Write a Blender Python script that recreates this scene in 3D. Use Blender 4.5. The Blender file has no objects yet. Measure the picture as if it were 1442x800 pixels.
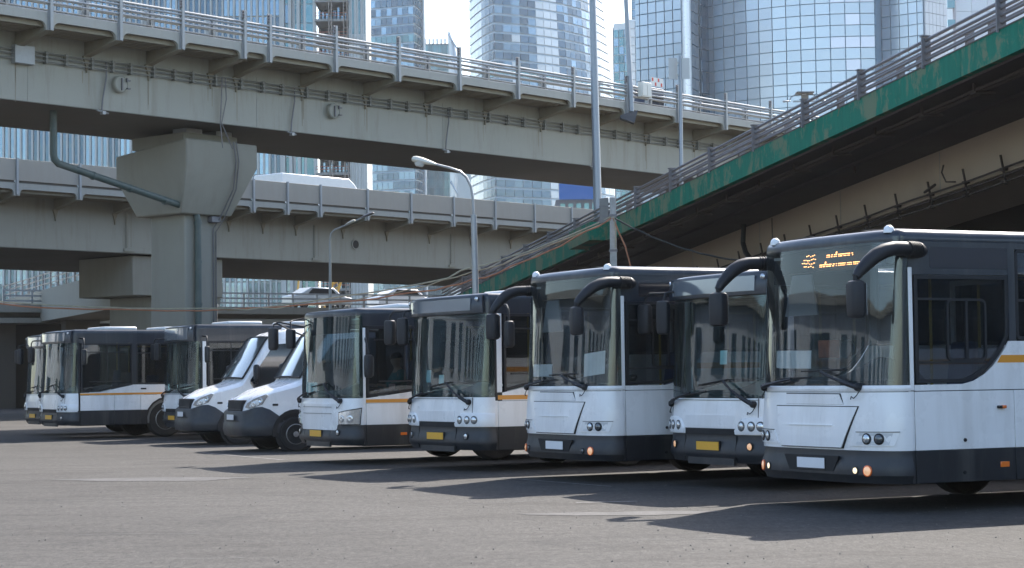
import bpy, math, random
import numpy as np
from mathutils import Vector, Matrix
random.seed(7)
scn = bpy.context.scene
COL = scn.collection
R = math.radians

# ------------------------------------------------------------ camera, sky, sun
cam_d = bpy.data.cameras.new('camera')
cam = bpy.data.objects.new('camera', cam_d)
COL.objects.link(cam)
scn.camera = cam
cam_d.sensor_width = 36.0
cam_d.lens = 36.0 * 2804 / 1442
cam_d.clip_start = 0.1
cam_d.clip_end = 6000
PITCH = math.atan(131 / 2804)
cam.matrix_world = Matrix.Translation((0, 0, 1.49)) @ Matrix.Rotation(math.pi/2 + PITCH, 4, 'X') @ Matrix.Rotation(-0.013, 4, 'Z')

SUN_AZ = math.atan2(1.68, 3.0)       # from +Y towards +X
SUN_EL = R(41)
world = bpy.data.worlds.new('World')
scn.world = world
world.use_nodes = True
wn = world.node_tree.nodes
wl = world.node_tree.links
bg = wn['Background']
sky = wn.new('ShaderNodeTexSky')
sky.sky_type = 'NISHITA'
sky.sun_disc = False
sky.sun_elevation = SUN_EL
sky.sun_rotation = SUN_AZ
sky.altitude = 100
sky.air_density = 1.0
sky.dust_density = 1.5
sky.ozone_density = 0.6
wl.new(sky.outputs[0], bg.inputs[0])
bg.inputs[1].default_value = 0.102
sd = bpy.data.lights.new('sun', 'SUN')
sd.energy = 3.0
sd.angle = R(0.53)
sd.color = (1.0, 0.94, 0.86)
sun = bpy.data.objects.new('sun', sd)
COL.objects.link(sun)
sdir = Vector((math.sin(SUN_AZ)*math.cos(SUN_EL), math.cos(SUN_AZ)*math.cos(SUN_EL), math.sin(SUN_EL)))
sun.rotation_euler = (-sdir).to_track_quat('-Z', 'Y').to_euler()
sun.location = (40, 60, 60)
scn.view_settings.view_transform = 'Standard'
scn.view_settings.look = 'None'
scn.view_settings.exposure = 1.88
scn.view_settings.gamma = 1.0
scn.cycles.max_bounces = 8
scn.cycles.transparent_max_bounces = 14
scn.cycles.glossy_bounces = 4
scn.cycles.caustics_reflective = False
scn.cycles.caustics_refractive = False

# ------------------------------------------------------------ materials
MATS = {}
def _new(name):
    m = bpy.data.materials.new(name)
    m.use_nodes = True
    return m, m.node_tree.nodes, m.node_tree.links, m.node_tree.nodes['Principled BSDF']

def _noise(n, l, scale, detail=5, rough=0.6, vec=None, dist=0.0):
    t = n.new('ShaderNodeTexNoise')
    t.inputs['Scale'].default_value = scale
    t.inputs['Detail'].default_value = detail
    t.inputs['Roughness'].default_value = rough
    t.inputs['Distortion'].default_value = dist
    if vec is not None: l.new(vec, t.inputs['Vector'])
    return t

def _ramp(n, l, src, stops):
    r = n.new('ShaderNodeValToRGB')
    e = r.color_ramp.elements
    while len(e) < len(stops): e.new(0.5)
    for k, (p, c) in enumerate(stops):
        e[k].position = p
        e[k].color = (c[0], c[1], c[2], 1) if not isinstance(c, (int, float)) else (c, c, c, 1)
    l.new(src, r.inputs[0])
    return r

def _coord(n, l, scale=(1, 1, 1), kind='Object'):
    tc = n.new('ShaderNodeTexCoord')
    mp = n.new('ShaderNodeMapping')
    mp.inputs['Scale'].default_value = scale
    l.new(tc.outputs[kind], mp.inputs['Vector'])
    return mp.outputs[0]

def _bump(n, l, src, b, strength=0.2, dist=0.02):
    bp = n.new('ShaderNodeBump')
    bp.inputs['Strength'].default_value = strength
    bp.inputs['Distance'].default_value = dist
    l.new(src, bp.inputs['Height'])
    l.new(bp.outputs[0], b.inputs['Normal'])

def _mix(n, l, fac, a, b, kind='MIX'):
    m = n.new('ShaderNodeMix')
    m.data_type = 'RGBA'
    m.blend_type = kind
    for s, v in ((0, fac), (6, a), (7, b)):
        if isinstance(v, (tuple, list)): m.inputs[s].default_value = (v[0], v[1], v[2], 1)
        elif isinstance(v, (int, float)): m.inputs[s].default_value = v
        else: l.new(v, m.inputs[s])
    return m.outputs[2]

def mat(name, col, rough=0.5, metal=0.0, var=0.12, scale=3.0, stain=None, stain_amt=0.0,
        streak=False, bump=0.0, bscale=40, coat=0.0, spec=0.5, emit=None, estr=0.0):
    """procedural surface: base colour broken up by noise, optional stains / vertical streaks / bump"""
    if name in MATS: return MATS[name]
    m, n, l, b = _new(name)
    v = _coord(n, l)
    nz = _noise(n, l, scale, 6, 0.65, v)
    c = _ramp(n, l, nz.outputs[0], [(0.25, [x*(1-var) for x in col]), (0.75, [min(1, x*(1+var)) for x in col])]).outputs[0]
    if stain_amt > 0:
        sv = _coord(n, l, (1, 1, 0.12)) if streak else v
        sn = _noise(n, l, 2.2 if streak else scale*0.5, 8, 0.7, sv, 0.3)
        f = _ramp(n, l, sn.outputs[0], [(0.5, 0.0), (0.72, stain_amt)]).outputs[0]
        c = _mix(n, l, f, c, stain or [x*0.5 for x in col])
    l.new(c, b.inputs['Base Color'])
    rn = _ramp(n, l, nz.outputs[0], [(0.2, max(0.02, rough*0.8)), (0.8, min(1, rough*1.2))])
    l.new(rn.outputs[0], b.inputs['Roughness'])
    b.inputs['Metallic'].default_value = metal
    b.inputs['Coat Weight'].default_value = coat
    b.inputs['Coat Roughness'].default_value = 0.08
    b.inputs['Specular IOR Level'].default_value = spec
    if bump > 0:
        bn = _noise(n, l, bscale, 4, 0.6, v)
        _bump(n, l, bn.outputs[0], b, bump, 0.01)
    if emit:
        b.inputs['Emission Color'].default_value = (*emit, 1)
        b.inputs['Emission Strength'].default_value = estr
    MATS[name] = m
    return m

def glass(name, tint, ior=1.7, dirt=0.04, wob=0.0):
    if name in MATS: return MATS[name]
    m = bpy.data.materials.new(name)
    m.use_nodes = True
    n = m.node_tree.nodes; l = m.node_tree.links
    n.clear()
    out = n.new('ShaderNodeOutputMaterial')
    tr = n.new('ShaderNodeBsdfTransparent'); tr.inputs[0].default_value = (*tint, 1)
    gl = n.new('ShaderNodeBsdfGlossy'); gl.inputs['Roughness'].default_value = 0.015
    gl.inputs['Color'].default_value = (0.88, 0.95, 1, 1)
    di = n.new('ShaderNodeBsdfDiffuse'); di.inputs[0].default_value = (0.35, 0.38, 0.38, 1)
    fr = n.new('ShaderNodeFresnel'); fr.inputs[0].default_value = ior
    m1 = n.new('ShaderNodeMixShader'); m2 = n.new('ShaderNodeMixShader')
    v = _coord(n, l)
    nz = _noise(n, l, 2.5, 6, 0.7, v)
    f = _ramp(n, l, nz.outputs[0], [(0.35, dirt*0.3), (0.8, dirt*2)])
    l.new(fr.outputs[0], m1.inputs[0]); l.new(tr.outputs[0], m1.inputs[1]); l.new(gl.outputs[0], m1.inputs[2])
    l.new(f.outputs[0], m2.inputs[0]); l.new(m1.outputs[0], m2.inputs[1]); l.new(di.outputs[0], m2.inputs[2])
    if wob > 0:
        wn2 = _noise(n, l, 1.1, 2, 0.4, v)
        bp = n.new('ShaderNodeBump'); bp.inputs['Strength'].default_value = wob; bp.inputs['Distance'].default_value = 0.05
        l.new(wn2.outputs[0], bp.inputs['Height']); l.new(bp.outputs[0], gl.inputs['Normal'])
    l.new(m2.outputs[0], out.inputs[0])
    MATS[name] = m
    return m

def tower_glass(name, col, rough=0.06, metal=0.85, rnd=0.25, wob=0.15):
    if name in MATS: return MATS[name]
    m, n, l, b = _new(name)
    oi = n.new('ShaderNodeObjectInfo')
    v = _coord(n, l, (0.12, 0.12, 0.12))
    c = _ramp(n, l, oi.outputs['Random'], [(0, [x*(1-rnd) for x in col]), (1, [min(1, x*(1+rnd*0.6)) for x in col])]).outputs[0]
    l.new(c, b.inputs['Base Color'])
    b.inputs['Metallic'].default_value = metal
    b.inputs['Roughness'].default_value = rough
    nz = _noise(n, l, 1.0, 3, 0.5, v)
    _bump(n, l, nz.outputs[0], b, wob, 1.0)
    MATS[name] = m
    return m

W_PAINT = mat('white_bus_paint', (0.84, 0.84, 0.84), 0.28, var=0.03, scale=1.2, stain=(0.40, 0.37, 0.33), stain_amt=0.30, streak=True, coat=0.35)
D_PAINT = mat('slate_bus_paint', (0.0216, 0.0274, 0.0374), 0.32, var=0.12, scale=2.0, stain=(0.12, 0.12, 0.12), stain_amt=0.35, streak=True, coat=0.2)
BUMPER = mat('grey_bumper_plastic', (0.0245, 0.0274, 0.0324), 0.45, var=0.15, scale=4, stain=(0.10, 0.09, 0.08), stain_amt=0.35, bump=0.05, bscale=200)
SKIRT = mat('black_skirt_paint', (0.0144, 0.0162, 0.0198), 0.45, var=0.2, scale=3, stain=(0.10, 0.095, 0.085), stain_amt=0.45, streak=True)
RUBBER = mat('black_rubber', (0.013, 0.013, 0.014), 0.6, var=0.2, scale=8)
TYRE = mat('tyre_rubber', (0.0154, 0.0147, 0.014), 0.85, var=0.3, scale=9, stain=(0.09, 0.08, 0.07), stain_amt=0.4, bump=0.2, bscale=90)
BLACKP = mat('black_plastic', (0.0126, 0.0133, 0.0161), 0.55, var=0.2, scale=6, bump=0.04, bscale=160)
GAP = mat('panel_gap_black', (0.01, 0.01, 0.011), 0.7)
ORANGE = mat('orange_stripe', (0.72, 0.30, 0.035), 0.35, var=0.06, scale=3)
PLATE_Y = mat('yellow_plate', (0.80, 0.42, 0.04), 0.4, var=0.04)
PLATE_W = mat('blank_white_plate', (0.74, 0.75, 0.77), 0.4, var=0.03)
LENS = mat('lamp_lens', (0.55, 0.58, 0.60), 0.08, metal=0.7, var=0.2, scale=30, coat=1.0)
LENS_DARK = mat('dark_lamp_lens', (0.08, 0.09, 0.10), 0.08, metal=0.3, coat=1.0)
LENS_AMBER = mat('amber_lens', (0.75, 0.16, 0.03), 0.15, var=0.1, coat=1.0)
LENS_ON = mat('lit_lamp_lens', (0.9, 0.5, 0.25), 0.15, coat=1.0, emit=(1.0, 0.55, 0.3), estr=0.12)
LENS_ONY = mat('lit_running_lamp', (0.9, 0.75, 0.5), 0.15, coat=1.0, emit=(1.0, 0.8, 0.5), estr=0.35)
CHROME = mat('rim_metal', (0.30, 0.29, 0.28), 0.5, metal=0.6, var=0.25, scale=8, stain=(0.08, 0.06, 0.05), stain_amt=0.6)
INNER = mat('bus_interior_grey', (0.176, 0.184, 0.188), 0.6, var=0.1)
INNER_L = mat('bus_ceiling_panel', (0.42, 0.43, 0.43), 0.6, var=0.06)
SEATM = mat('seat_fabric', (0.05, 0.07, 0.14), 0.9, var=0.3, scale=20)
YPOLE = mat('yellow_handrail', (0.65, 0.45, 0.05), 0.4)
PAPER = mat('white_paper', (0.82, 0.83, 0.84), 0.7, var=0.03)
LEDM = mat('orange_led', (0.9, 0.35, 0.08), 0.5, emit=(1.0, 0.42, 0.14), estr=1.6)
LEDBOX = mat('led_box_black', (0.012, 0.012, 0.014), 0.4)
G_WIND = glass('windscreen_glass', (0.93, 0.96, 0.96), 1.5, 0.03, 0.05)
G_WINDT = glass('green_windscreen_glass', (0.80, 0.94, 0.94), 1.5, 0.03, 0.05)
G_SIDE = glass('tinted_side_glass', (0.50, 0.52, 0.55), 1.5, 0.03, 0.06)
G_DEST = mat('destination_glass', (0.16, 0.18, 0.20), 0.1, var=0.05, coat=1.0, spec=0.9)

STEEL_V = mat('viaduct_steel_paint', (0.335, 0.333, 0.288), 0.55, var=0.07, scale=0.5, stain=(0.20, 0.18, 0.13), stain_amt=0.5, streak=True)
STEEL_VL = mat('viaduct_edge_paint', (0.355, 0.355, 0.318), 0.5, var=0.06, scale=0.8, stain=(0.25, 0.21, 0.15), stain_amt=0.35, streak=True)
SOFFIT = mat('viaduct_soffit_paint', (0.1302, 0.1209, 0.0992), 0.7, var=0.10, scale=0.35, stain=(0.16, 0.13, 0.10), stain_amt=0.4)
BRACK = mat('bracket_paint', (0.285, 0.2625, 0.2025), 0.6, var=0.10, scale=1.0, stain=(0.2, 0.13, 0.07), stain_amt=0.5)
PANELM = mat('parapet_panel_paint', (0.35, 0.32, 0.27), 0.6, var=0.06, scale=0.7, stain=(0.3, 0.26, 0.2), stain_amt=0.3, streak=True)
GALV = mat('galvanised_steel', (0.336, 0.352, 0.36), 0.45, metal=0.35, var=0.12, scale=3, stain=(0.25, 0.18, 0.12), stain_amt=0.25)
GALV_D = mat('grey_weathered_steel', (0.189, 0.1855, 0.196), 0.5, metal=0.3, var=0.18, scale=2.5, stain=(0.13, 0.08, 0.05), stain_amt=0.4)
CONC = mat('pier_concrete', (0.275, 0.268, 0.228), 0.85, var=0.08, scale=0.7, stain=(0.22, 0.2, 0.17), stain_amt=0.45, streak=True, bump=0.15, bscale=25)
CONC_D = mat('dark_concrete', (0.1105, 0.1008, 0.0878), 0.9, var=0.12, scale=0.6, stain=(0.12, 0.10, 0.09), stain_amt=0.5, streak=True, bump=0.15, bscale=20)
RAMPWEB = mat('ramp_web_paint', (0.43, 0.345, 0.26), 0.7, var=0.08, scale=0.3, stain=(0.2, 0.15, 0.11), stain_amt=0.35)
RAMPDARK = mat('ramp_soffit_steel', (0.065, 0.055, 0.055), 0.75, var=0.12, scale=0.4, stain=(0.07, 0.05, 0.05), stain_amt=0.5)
RUST = mat('rusty_pipe', (0.06, 0.045, 0.04), 0.8, var=0.35, scale=4)
DPIPE = mat('drain_pipe_black', (0.022, 0.024, 0.027), 0.5, var=0.25)
TPIPE = mat('drain_pipe_green', (0.075, 0.105, 0.10), 0.5, var=0.15, stain=(0.2, 0.2, 0.18), stain_amt=0.3)

def green_mat():
    m, n, l, b = _new('weathered_green_paint')
    v = _coord(n, l)
    n1 = _noise(n, l, 0.9, 9, 0.72, _coord(n, l, (1, 1, 0.55)), 0.4)
    n2 = _noise(n, l, 3.0, 8, 0.7, _coord(n, l, (1, 1, 0.25)))
    n3 = _noise(n, l, 0.55, 10, 0.8, v, 1.2)
    base = _ramp(n, l, n2.outputs[0], [(0.3, (0.002, 0.135, 0.085)), (0.7, (0.005, 0.195, 0.125))]).outputs[0]
    f = _ramp(n, l, n1.outputs[0], [(0.49, 0.0), (0.56, 0.8)]).outputs[0]
    c = _mix(n, l, f, base, (0.17, 0.20, 0.12))
    f2 = _ramp(n, l, n3.outputs[0], [(0.64, 0.0), (0.68, 0.85)]).outputs[0]
    c = _mix(n, l, f2, c, (0.24, 0.12, 0.05))
    l.new(c, b.inputs['Base Color'])
    b.inputs['Roughness'].default_value = 0.72; b.inputs['Specular IOR Level'].default_value = 0.25
    _bump(n, l, n2.outputs[0], b, 0.15, 0.02)
    return m
GREEN = green_mat()

def asphalt_mat():
    m, n, l, b = _new('worn_asphalt')
    v = _coord(n, l)
    big = _noise(n, l, 0.16, 6, 0.6, v)
    strk = _noise(n, l, 0.9, 9, 0.72, _coord(n, l, (0.32, 0.8, 1)), 1.5)
    mid = _noise(n, l, 2.0, 8, 0.75, v)
    fine = _noise(n, l, 60, 4, 0.85, v)
    grn = _noise(n, l, 14, 6, 0.85, _coord(n, l, (1, 0.35, 1)))
    vo = n.new('ShaderNodeTexVoronoi'); vo.inputs['Scale'].default_value = 40
    l.new(v, vo.inputs['Vector'])
    c = _ramp(n, l, big.outputs[0], [(0.3, (0.034, 0.0315, 0.029)), (0.7, (0.058, 0.054, 0.050))]).outputs[0]
    f = _ramp(n, l, strk.outputs[0], [(0.50, 0.0), (0.62, 0.7)]).outputs[0]
    c = _mix(n, l, f, c, (0.025, 0.022, 0.020))
    f = _ramp(n, l, mid.outputs[0], [(0.35, 0.0), (0.75, 0.5)]).outputs[0]
    c = _mix(n, l, f, c, (0.066, 0.061, 0.055))
    oil = _noise(n, l, 0.45, 7, 0.6, v, 0.8)
    f = _ramp(n, l, oil.outputs[0], [(0.60, 0.0), (0.70, 0.6)]).outputs[0]
    c = _mix(n, l, f, c, (0.020, 0.019, 0.019))
    spk = _ramp(n, l, fine.outputs[0], [(0.35, 0.35), (0.5, 1.0), (0.66, 2.0)]).outputs[0]
    c = _mix(n, l, 0.9, c, spk, 'MULTIPLY')
    st = _ramp(n, l, vo.outputs['Color'], [(0.0, 0.6), (1.0, 1.45)]).outputs[0]
    c = _mix(n, l, 0.55, c, st, 'MULTIPLY')
    gr_ = _ramp(n, l, grn.outputs[0], [(0.36, 0.62), (0.5, 1.0), (0.64, 1.5)]).outputs[0]
    c = _mix(n, l, 0.9, c, gr_, 'MULTIPLY')
    l.new(c, b.inputs['Base Color'])
    b.inputs['Roughness'].default_value = 0.88
    b.inputs['Specular IOR Level'].default_value = 0.3
    bp = n.new('ShaderNodeBump'); bp.inputs['Strength'].default_value = 0.5; bp.inputs['Distance'].default_value = 0.012
    l.new(fine.outputs[0], bp.inputs['Height'])
    bp2 = n.new('ShaderNodeBump'); bp2.inputs['Strength'].default_value = 0.35; bp2.inputs['Distance'].default_value = 0.08
    l.new(mid.outputs[0], bp2.inputs['Height']); l.new(bp.outputs[0], bp2.inputs['Normal'])
    l.new(bp2.outputs[0], b.inputs['Normal'])
    return m
ASPHALT = asphalt_mat()
TAR = mat('tar_seam', (0.035, 0.034, 0.036), 0.6, var=0.3, scale=6)
PATCHM = mat('older_asphalt_patch', (0.05, 0.047, 0.047), 0.85, var=0.25, scale=5, stain=(0.15, 0.14, 0.13), stain_amt=0.5, bump=0.5, bscale=120)
CITYG = mat('city_ground', (0.13, 0.13, 0.12), 0.9, var=0.2, scale=0.05)

# ------------------------------------------------------------ mesh helpers
class MB:
    def __init__(s): s.v = []; s.f = []
    def add(s, vs, fs):
        k = len(s.v); s.v += [tuple(map(float, p)) for p in vs]; s.f += [[i+k for i in q] for q in fs]; return s
    def box(s, x0, x1, y0, y1, z0, z1):
        return s.add([(x0,y0,z0),(x1,y0,z0),(x1,y1,z0),(x0,y1,z0),(x0,y0,z1),(x1,y0,z1),(x1,y1,z1),(x0,y1,z1)],
                     [(3,2,1,0),(4,5,6,7),(0,1,5,4),(1,2,6,5),(2,3,7,6),(3,0,4,7)])
    def hexa(s, b, t):
        return s.add(list(b)+list(t), [(3,2,1,0),(4,5,6,7),(0,1,5,4),(1,2,6,5),(2,3,7,6),(3,0,4,7)])
    def prism(s, pts, ext):
        n = len(pts); e = Vector(ext)
        a = [Vector(p) for p in pts]; b = [p+e for p in a]
        return s.add(a+b, [list(range(n))[::-1], [i+n for i in range(n)]] + [(i, (i+1) % n, (i+1) % n+n, i+n) for i in range(n)])
    def ring(s, po, pi, ext):
        n = len(po); e = Vector(ext)
        a = [Vector(p) for p in po]; b = [Vector(p) for p in pi]
        vs = a+b+[p+e for p in a]+[p+e for p in b]
        fs = []
        for i in range(n):
            j = (i+1) % n
            fs += [(i, j, j+n, i+n), (i+2*n, i+3*n, j+3*n, j+2*n), (i, i+2*n, j+2*n, j), (i+n, j+n, j+3*n, i+3*n)]
        return s.add(vs, fs)
    def tube(s, pts, r, seg=8, caps=True, flat=1.0, up=None):
        P = [Vector(p) for p in pts]; n = len(P)
        rr = r if isinstance(r, (list, tuple)) else [r]*n
        vs = []; prev = None
        for i in range(n):
            t = (P[min(i+1, n-1)]-P[max(i-1, 0)])
            if t.length < 1e-9: t = Vector((0, 0, 1))
            t.normalize()
            if prev is None:
                a = Vector(up) if up else (Vector((0, 0, 1)) if abs(t.z) < 0.9 else Vector((1, 0, 0)))
                x = t.cross(a).normalized()
            else:
                x = (prev - t*prev.dot(t))
                x = x.normalized() if x.length > 1e-6 else t.orthogonal().normalized()
            prev = x; y = t.cross(x)
            for k in range(seg):
                an = 2*math.pi*k/seg
                vs.append(P[i] + x*(math.cos(an)*rr[i]) + y*(math.sin(an)*rr[i]*flat))
        fs = []
        for i in range(n-1):
            for k in range(seg):
                k2 = (k+1) % seg
                fs.append((i*seg+k, i*seg+k2, (i+1)*seg+k2, (i+1)*seg+k))
        if caps: fs += [list(range(seg))[::-1], [(n-1)*seg+k for k in range(seg)]]
        return s.add(vs, fs)
    def lathe(s, c, ax, prof, seg=20):
        ax = Vector(ax).normalized(); x = ax.orthogonal().normalized(); y = ax.cross(x); c = Vector(c)
        vs = []
        for r, h in prof:
            for k in range(seg):
                an = 2*math.pi*k/seg
                vs.append(c + ax*h + x*(math.cos(an)*r) + y*(math.sin(an)*r))
        fs = []
        for i in range(len(prof)-1):
            for k in range(seg):
                k2 = (k+1) % seg
                fs.append((i*seg+k, i*seg+k2, (i+1)*seg+k2, (i+1)*seg+k))
        if prof[0][0] > 1e-4: fs.append(list(range(seg))[::-1])
        if prof[-1][0] > 1e-4: fs.append([(len(prof)-1)*seg+k for k in range(seg)])
        return s.add(vs, fs)
    def grid(s, rows, close=False):
        m = len(rows[0]); vs = [p for r in rows for p in r]; fs = []
        for i in range(len(rows)-1):
            for j in range(m if close else m-1):
                j2 = (j+1) % m
                fs.append((i*m+j, i*m+j2, (i+1)*m+j2, (i+1)*m+j))
        return s.add(vs, fs)
    def shear(s, g):
        s.v = [(x, y, z+g*x) for x, y, z in s.v]; return s

def mesh_of(name, mb, m, smooth=True, ang=35, fixn=True):
    me = bpy.data.meshes.new(name)
    me.from_pydata(mb.v, [], mb.f)
    if fixn:
        import bmesh
        bm = bmesh.new(); bm.from_mesh(me)
        bmesh.ops.recalc_face_normals(bm, faces=bm.faces)
        bm.to_mesh(me); bm.free()
    me.materials.append(m)
    if smooth:
        me.shade_smooth(); me.set_sharp_from_angle(angle=R(ang))
    me.update()
    return me

def obj(name, mb, m, parent=None, bev=0.0, fixn=True, smooth=True):
    me = mb if isinstance(mb, bpy.types.Mesh) else mesh_of(name, mb, m, smooth, fixn=fixn)
    o = bpy.data.objects.new(name, me); COL.objects.link(o)
    if parent: o.parent = parent
    if bev > 0:
        b = o.modifiers.new('bevel', 'BEVEL'); b.width = bev; b.segments = 2; b.limit_method = 'ANGLE'; b.angle_limit = R(40)
    return o

def tag(o, label=None, cat=None, group=None, kind=None):
    if label: o['label'] = label
    if cat: o['category'] = cat
    if group: o['group'] = group
    if kind: o['kind'] = kind
    return o

def thing(name, label, cat, loc=(0, 0, 0), rot=0, group=None):
    o = bpy.data.objects.new(name, None); COL.objects.link(o)
    o.location = loc; o.rotation_euler = (0, 0, rot); o.empty_display_size = 0.5
    return tag(o, label, cat, group)

def copy_tree(o, parent=None):
    c = o.copy(); COL.objects.link(c); c.parent = parent
    for ch in list(o.children): copy_tree(ch, c)
    return c

def rrect(x0, y0, x1, y1, r, seg=4):
    p = []
    for cx, cy, a0 in ((x1-r, y1-r, 0), (x0+r, y1-r, 90), (x0+r, y0+r, 180), (x1-r, y0+r, 270)):
        for k in range(seg+1):
            a = R(a0+90*k/seg); p.append((cx+r*math.cos(a), cy+r*math.sin(a)))
    return p

def inset(poly, d):
    n = len(poly); out = []
    area = sum(poly[i][0]*poly[(i+1) % n][1]-poly[(i+1) % n][0]*poly[i][1] for i in range(n))
    sg = 1 if area > 0 else -1
    for i in range(n):
        p0, p1, p2 = poly[i-1], poly[i], poly[(i+1) % n]
        def nrm(a, b):
            dx, dy = b[0]-a[0], b[1]-a[1]; L = math.hypot(dx, dy) or 1e-9
            return (-dy/L*sg, dx/L*sg)
        n1, n2 = nrm(p0, p1), nrm(p1, p2)
        bx, by = n1[0]+n2[0], n1[1]+n2[1]; q = (bx*bx+by*by)
        k = 2*d/q if q > 0.3 else d
        out.append((p1[0]+bx*k, p1[1]+by*k))
    return out

# ------------------------------------------------------------ the ground
def worn_paint():
    m, n, l, b = _new('worn_line_paint')
    nz = _noise(n, l, 9, 8, 0.8, _coord(n, l))
    f = _ramp(n, l, nz.outputs[0], [(0.44, 0.0), (0.56, 1.0)]).outputs[0]
    l.new(_mix(n, l, f, (0.075, 0.07, 0.065), (0.17, 0.165, 0.16)), b.inputs['Base Color']); b.inputs['Roughness'].default_value = 0.85
    return m
WORN = worn_paint()
LINES = [(-0.2, 29.6, 1.3, 26.9, 0.07), (0.72, 23.52, 1.45, 23.66, 0.12), (-6.5, 41.5, -4.3, 37.2, 0.10)]
for (xa_, ya_, xb_, yb_, w_) in LINES:
    dx_, dy_ = xb_-xa_, yb_-ya_; L_ = math.hypot(dx_, dy_); nx_, ny_ = -dy_/L_*w_/2, dx_/L_*w_/2
    tag(obj('painted_bay_line', MB().add([(xa_+nx_, ya_+ny_, 0.004), (xb_+nx_, yb_+ny_, 0.004), (xb_-nx_, yb_-ny_, 0.004), (xa_-nx_, ya_-ny_, 0.004)], [(0, 1, 2, 3)]), WORN, smooth=False), kind='structure')
g = MB()
xs = [-900, -200, -60, -30, 30, 60, 200, 900]; ys = [-120, -30, 5, 40, 80, 160, 400, 1800]
g.grid([[(x, y, 0) for x in xs] for y in ys])
tag(obj('parking_ground', g, ASPHALT, smooth=False), kind='structure')

def blob(cx, cy, rx, ry, z, n=26, seed=0, rot=0.0):
    rnd = random.Random(seed); p = []
    ph = [rnd.uniform(0, 6.28) for _ in range(4)]
    for k in range(n):
        a = 2*math.pi*k/n
        q = 1+0.18*math.sin(2*a+ph[0])+0.12*math.sin(3*a+ph[1])+0.07*math.sin(7*a+ph[2])
        x, y = rx*q*math.cos(a), ry*q*math.sin(a)
        p.append((cx+x*math.cos(rot)-y*math.sin(rot), cy+x*math.sin(rot)+y*math.cos(rot), z))
    return p
for i, (x, y, rx, ry) in enumerate([(-5.5, 30.5, 1.6, 0.5), (1.2, 21.6, 0.9, 0.35)]):
    m_ = MB(); pts = blob(x, y, rx, ry, 0.004, seed=i, rot=0.12*i-0.2); m_.add(pts, [list(range(len(pts)))])
    tag(obj('asphalt_patch', m_, PATCHM, smooth=False), kind='structure')
cr = MB()
rnd = random.Random(5)
for (x0, y0, a, L) in [(-4.5, 19.5, -0.1, 1.6), (0.9, 18.2, -0.35, 1.0), (-3.0, 16.8, 0.1, 0.8), (-8, 31, -0.15, 3), (-1.0, 23.0, 0.5, 2.0)]:
    n = int(L/0.12); x, y, h = x0, y0, a; L_ = []; R_ = []
    for k in range(n):
        w = 0.004+0.006*rnd.random(); h += rnd.uniform(-0.25, 0.25); h += (a-h)*0.25
        x += 0.12*math.cos(h); y += 0.12*math.sin(h)
        L_.append((x-w*math.sin(h), y+w*math.cos(h), 0.008)); R_.append((x+w*math.sin(h), y-w*math.cos(h), 0.008))
    cr.grid([L_, R_])
tag(obj('tar_filled_cracks', cr, TAR, smooth=False), kind='stuff')
gv = MB(); rnd = random.Random(9)
for k in range(1500):
    y = 13.5+rnd.random()**1.5*18; x = rnd.uniform(-0.27, 0.27)*y; s_ = 0.003+0.011*rnd.random()**3
    a = rnd.random()*3
    vs = [(x+s_*math.cos(a+q*2.09), y+s_*math.sin(a+q*2.09), 0.0) for q in range(3)]+[(x, y, s_*0.9)]
    gv.add(vs, [(0, 1, 3), (1, 2, 3), (2, 0, 3)])
tag(obj('loose_grit', gv, mat('grit', (0.12, 0.11, 0.10), 0.9, var=0.5, scale=30), smooth=False, fixn=False), kind='stuff')

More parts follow.
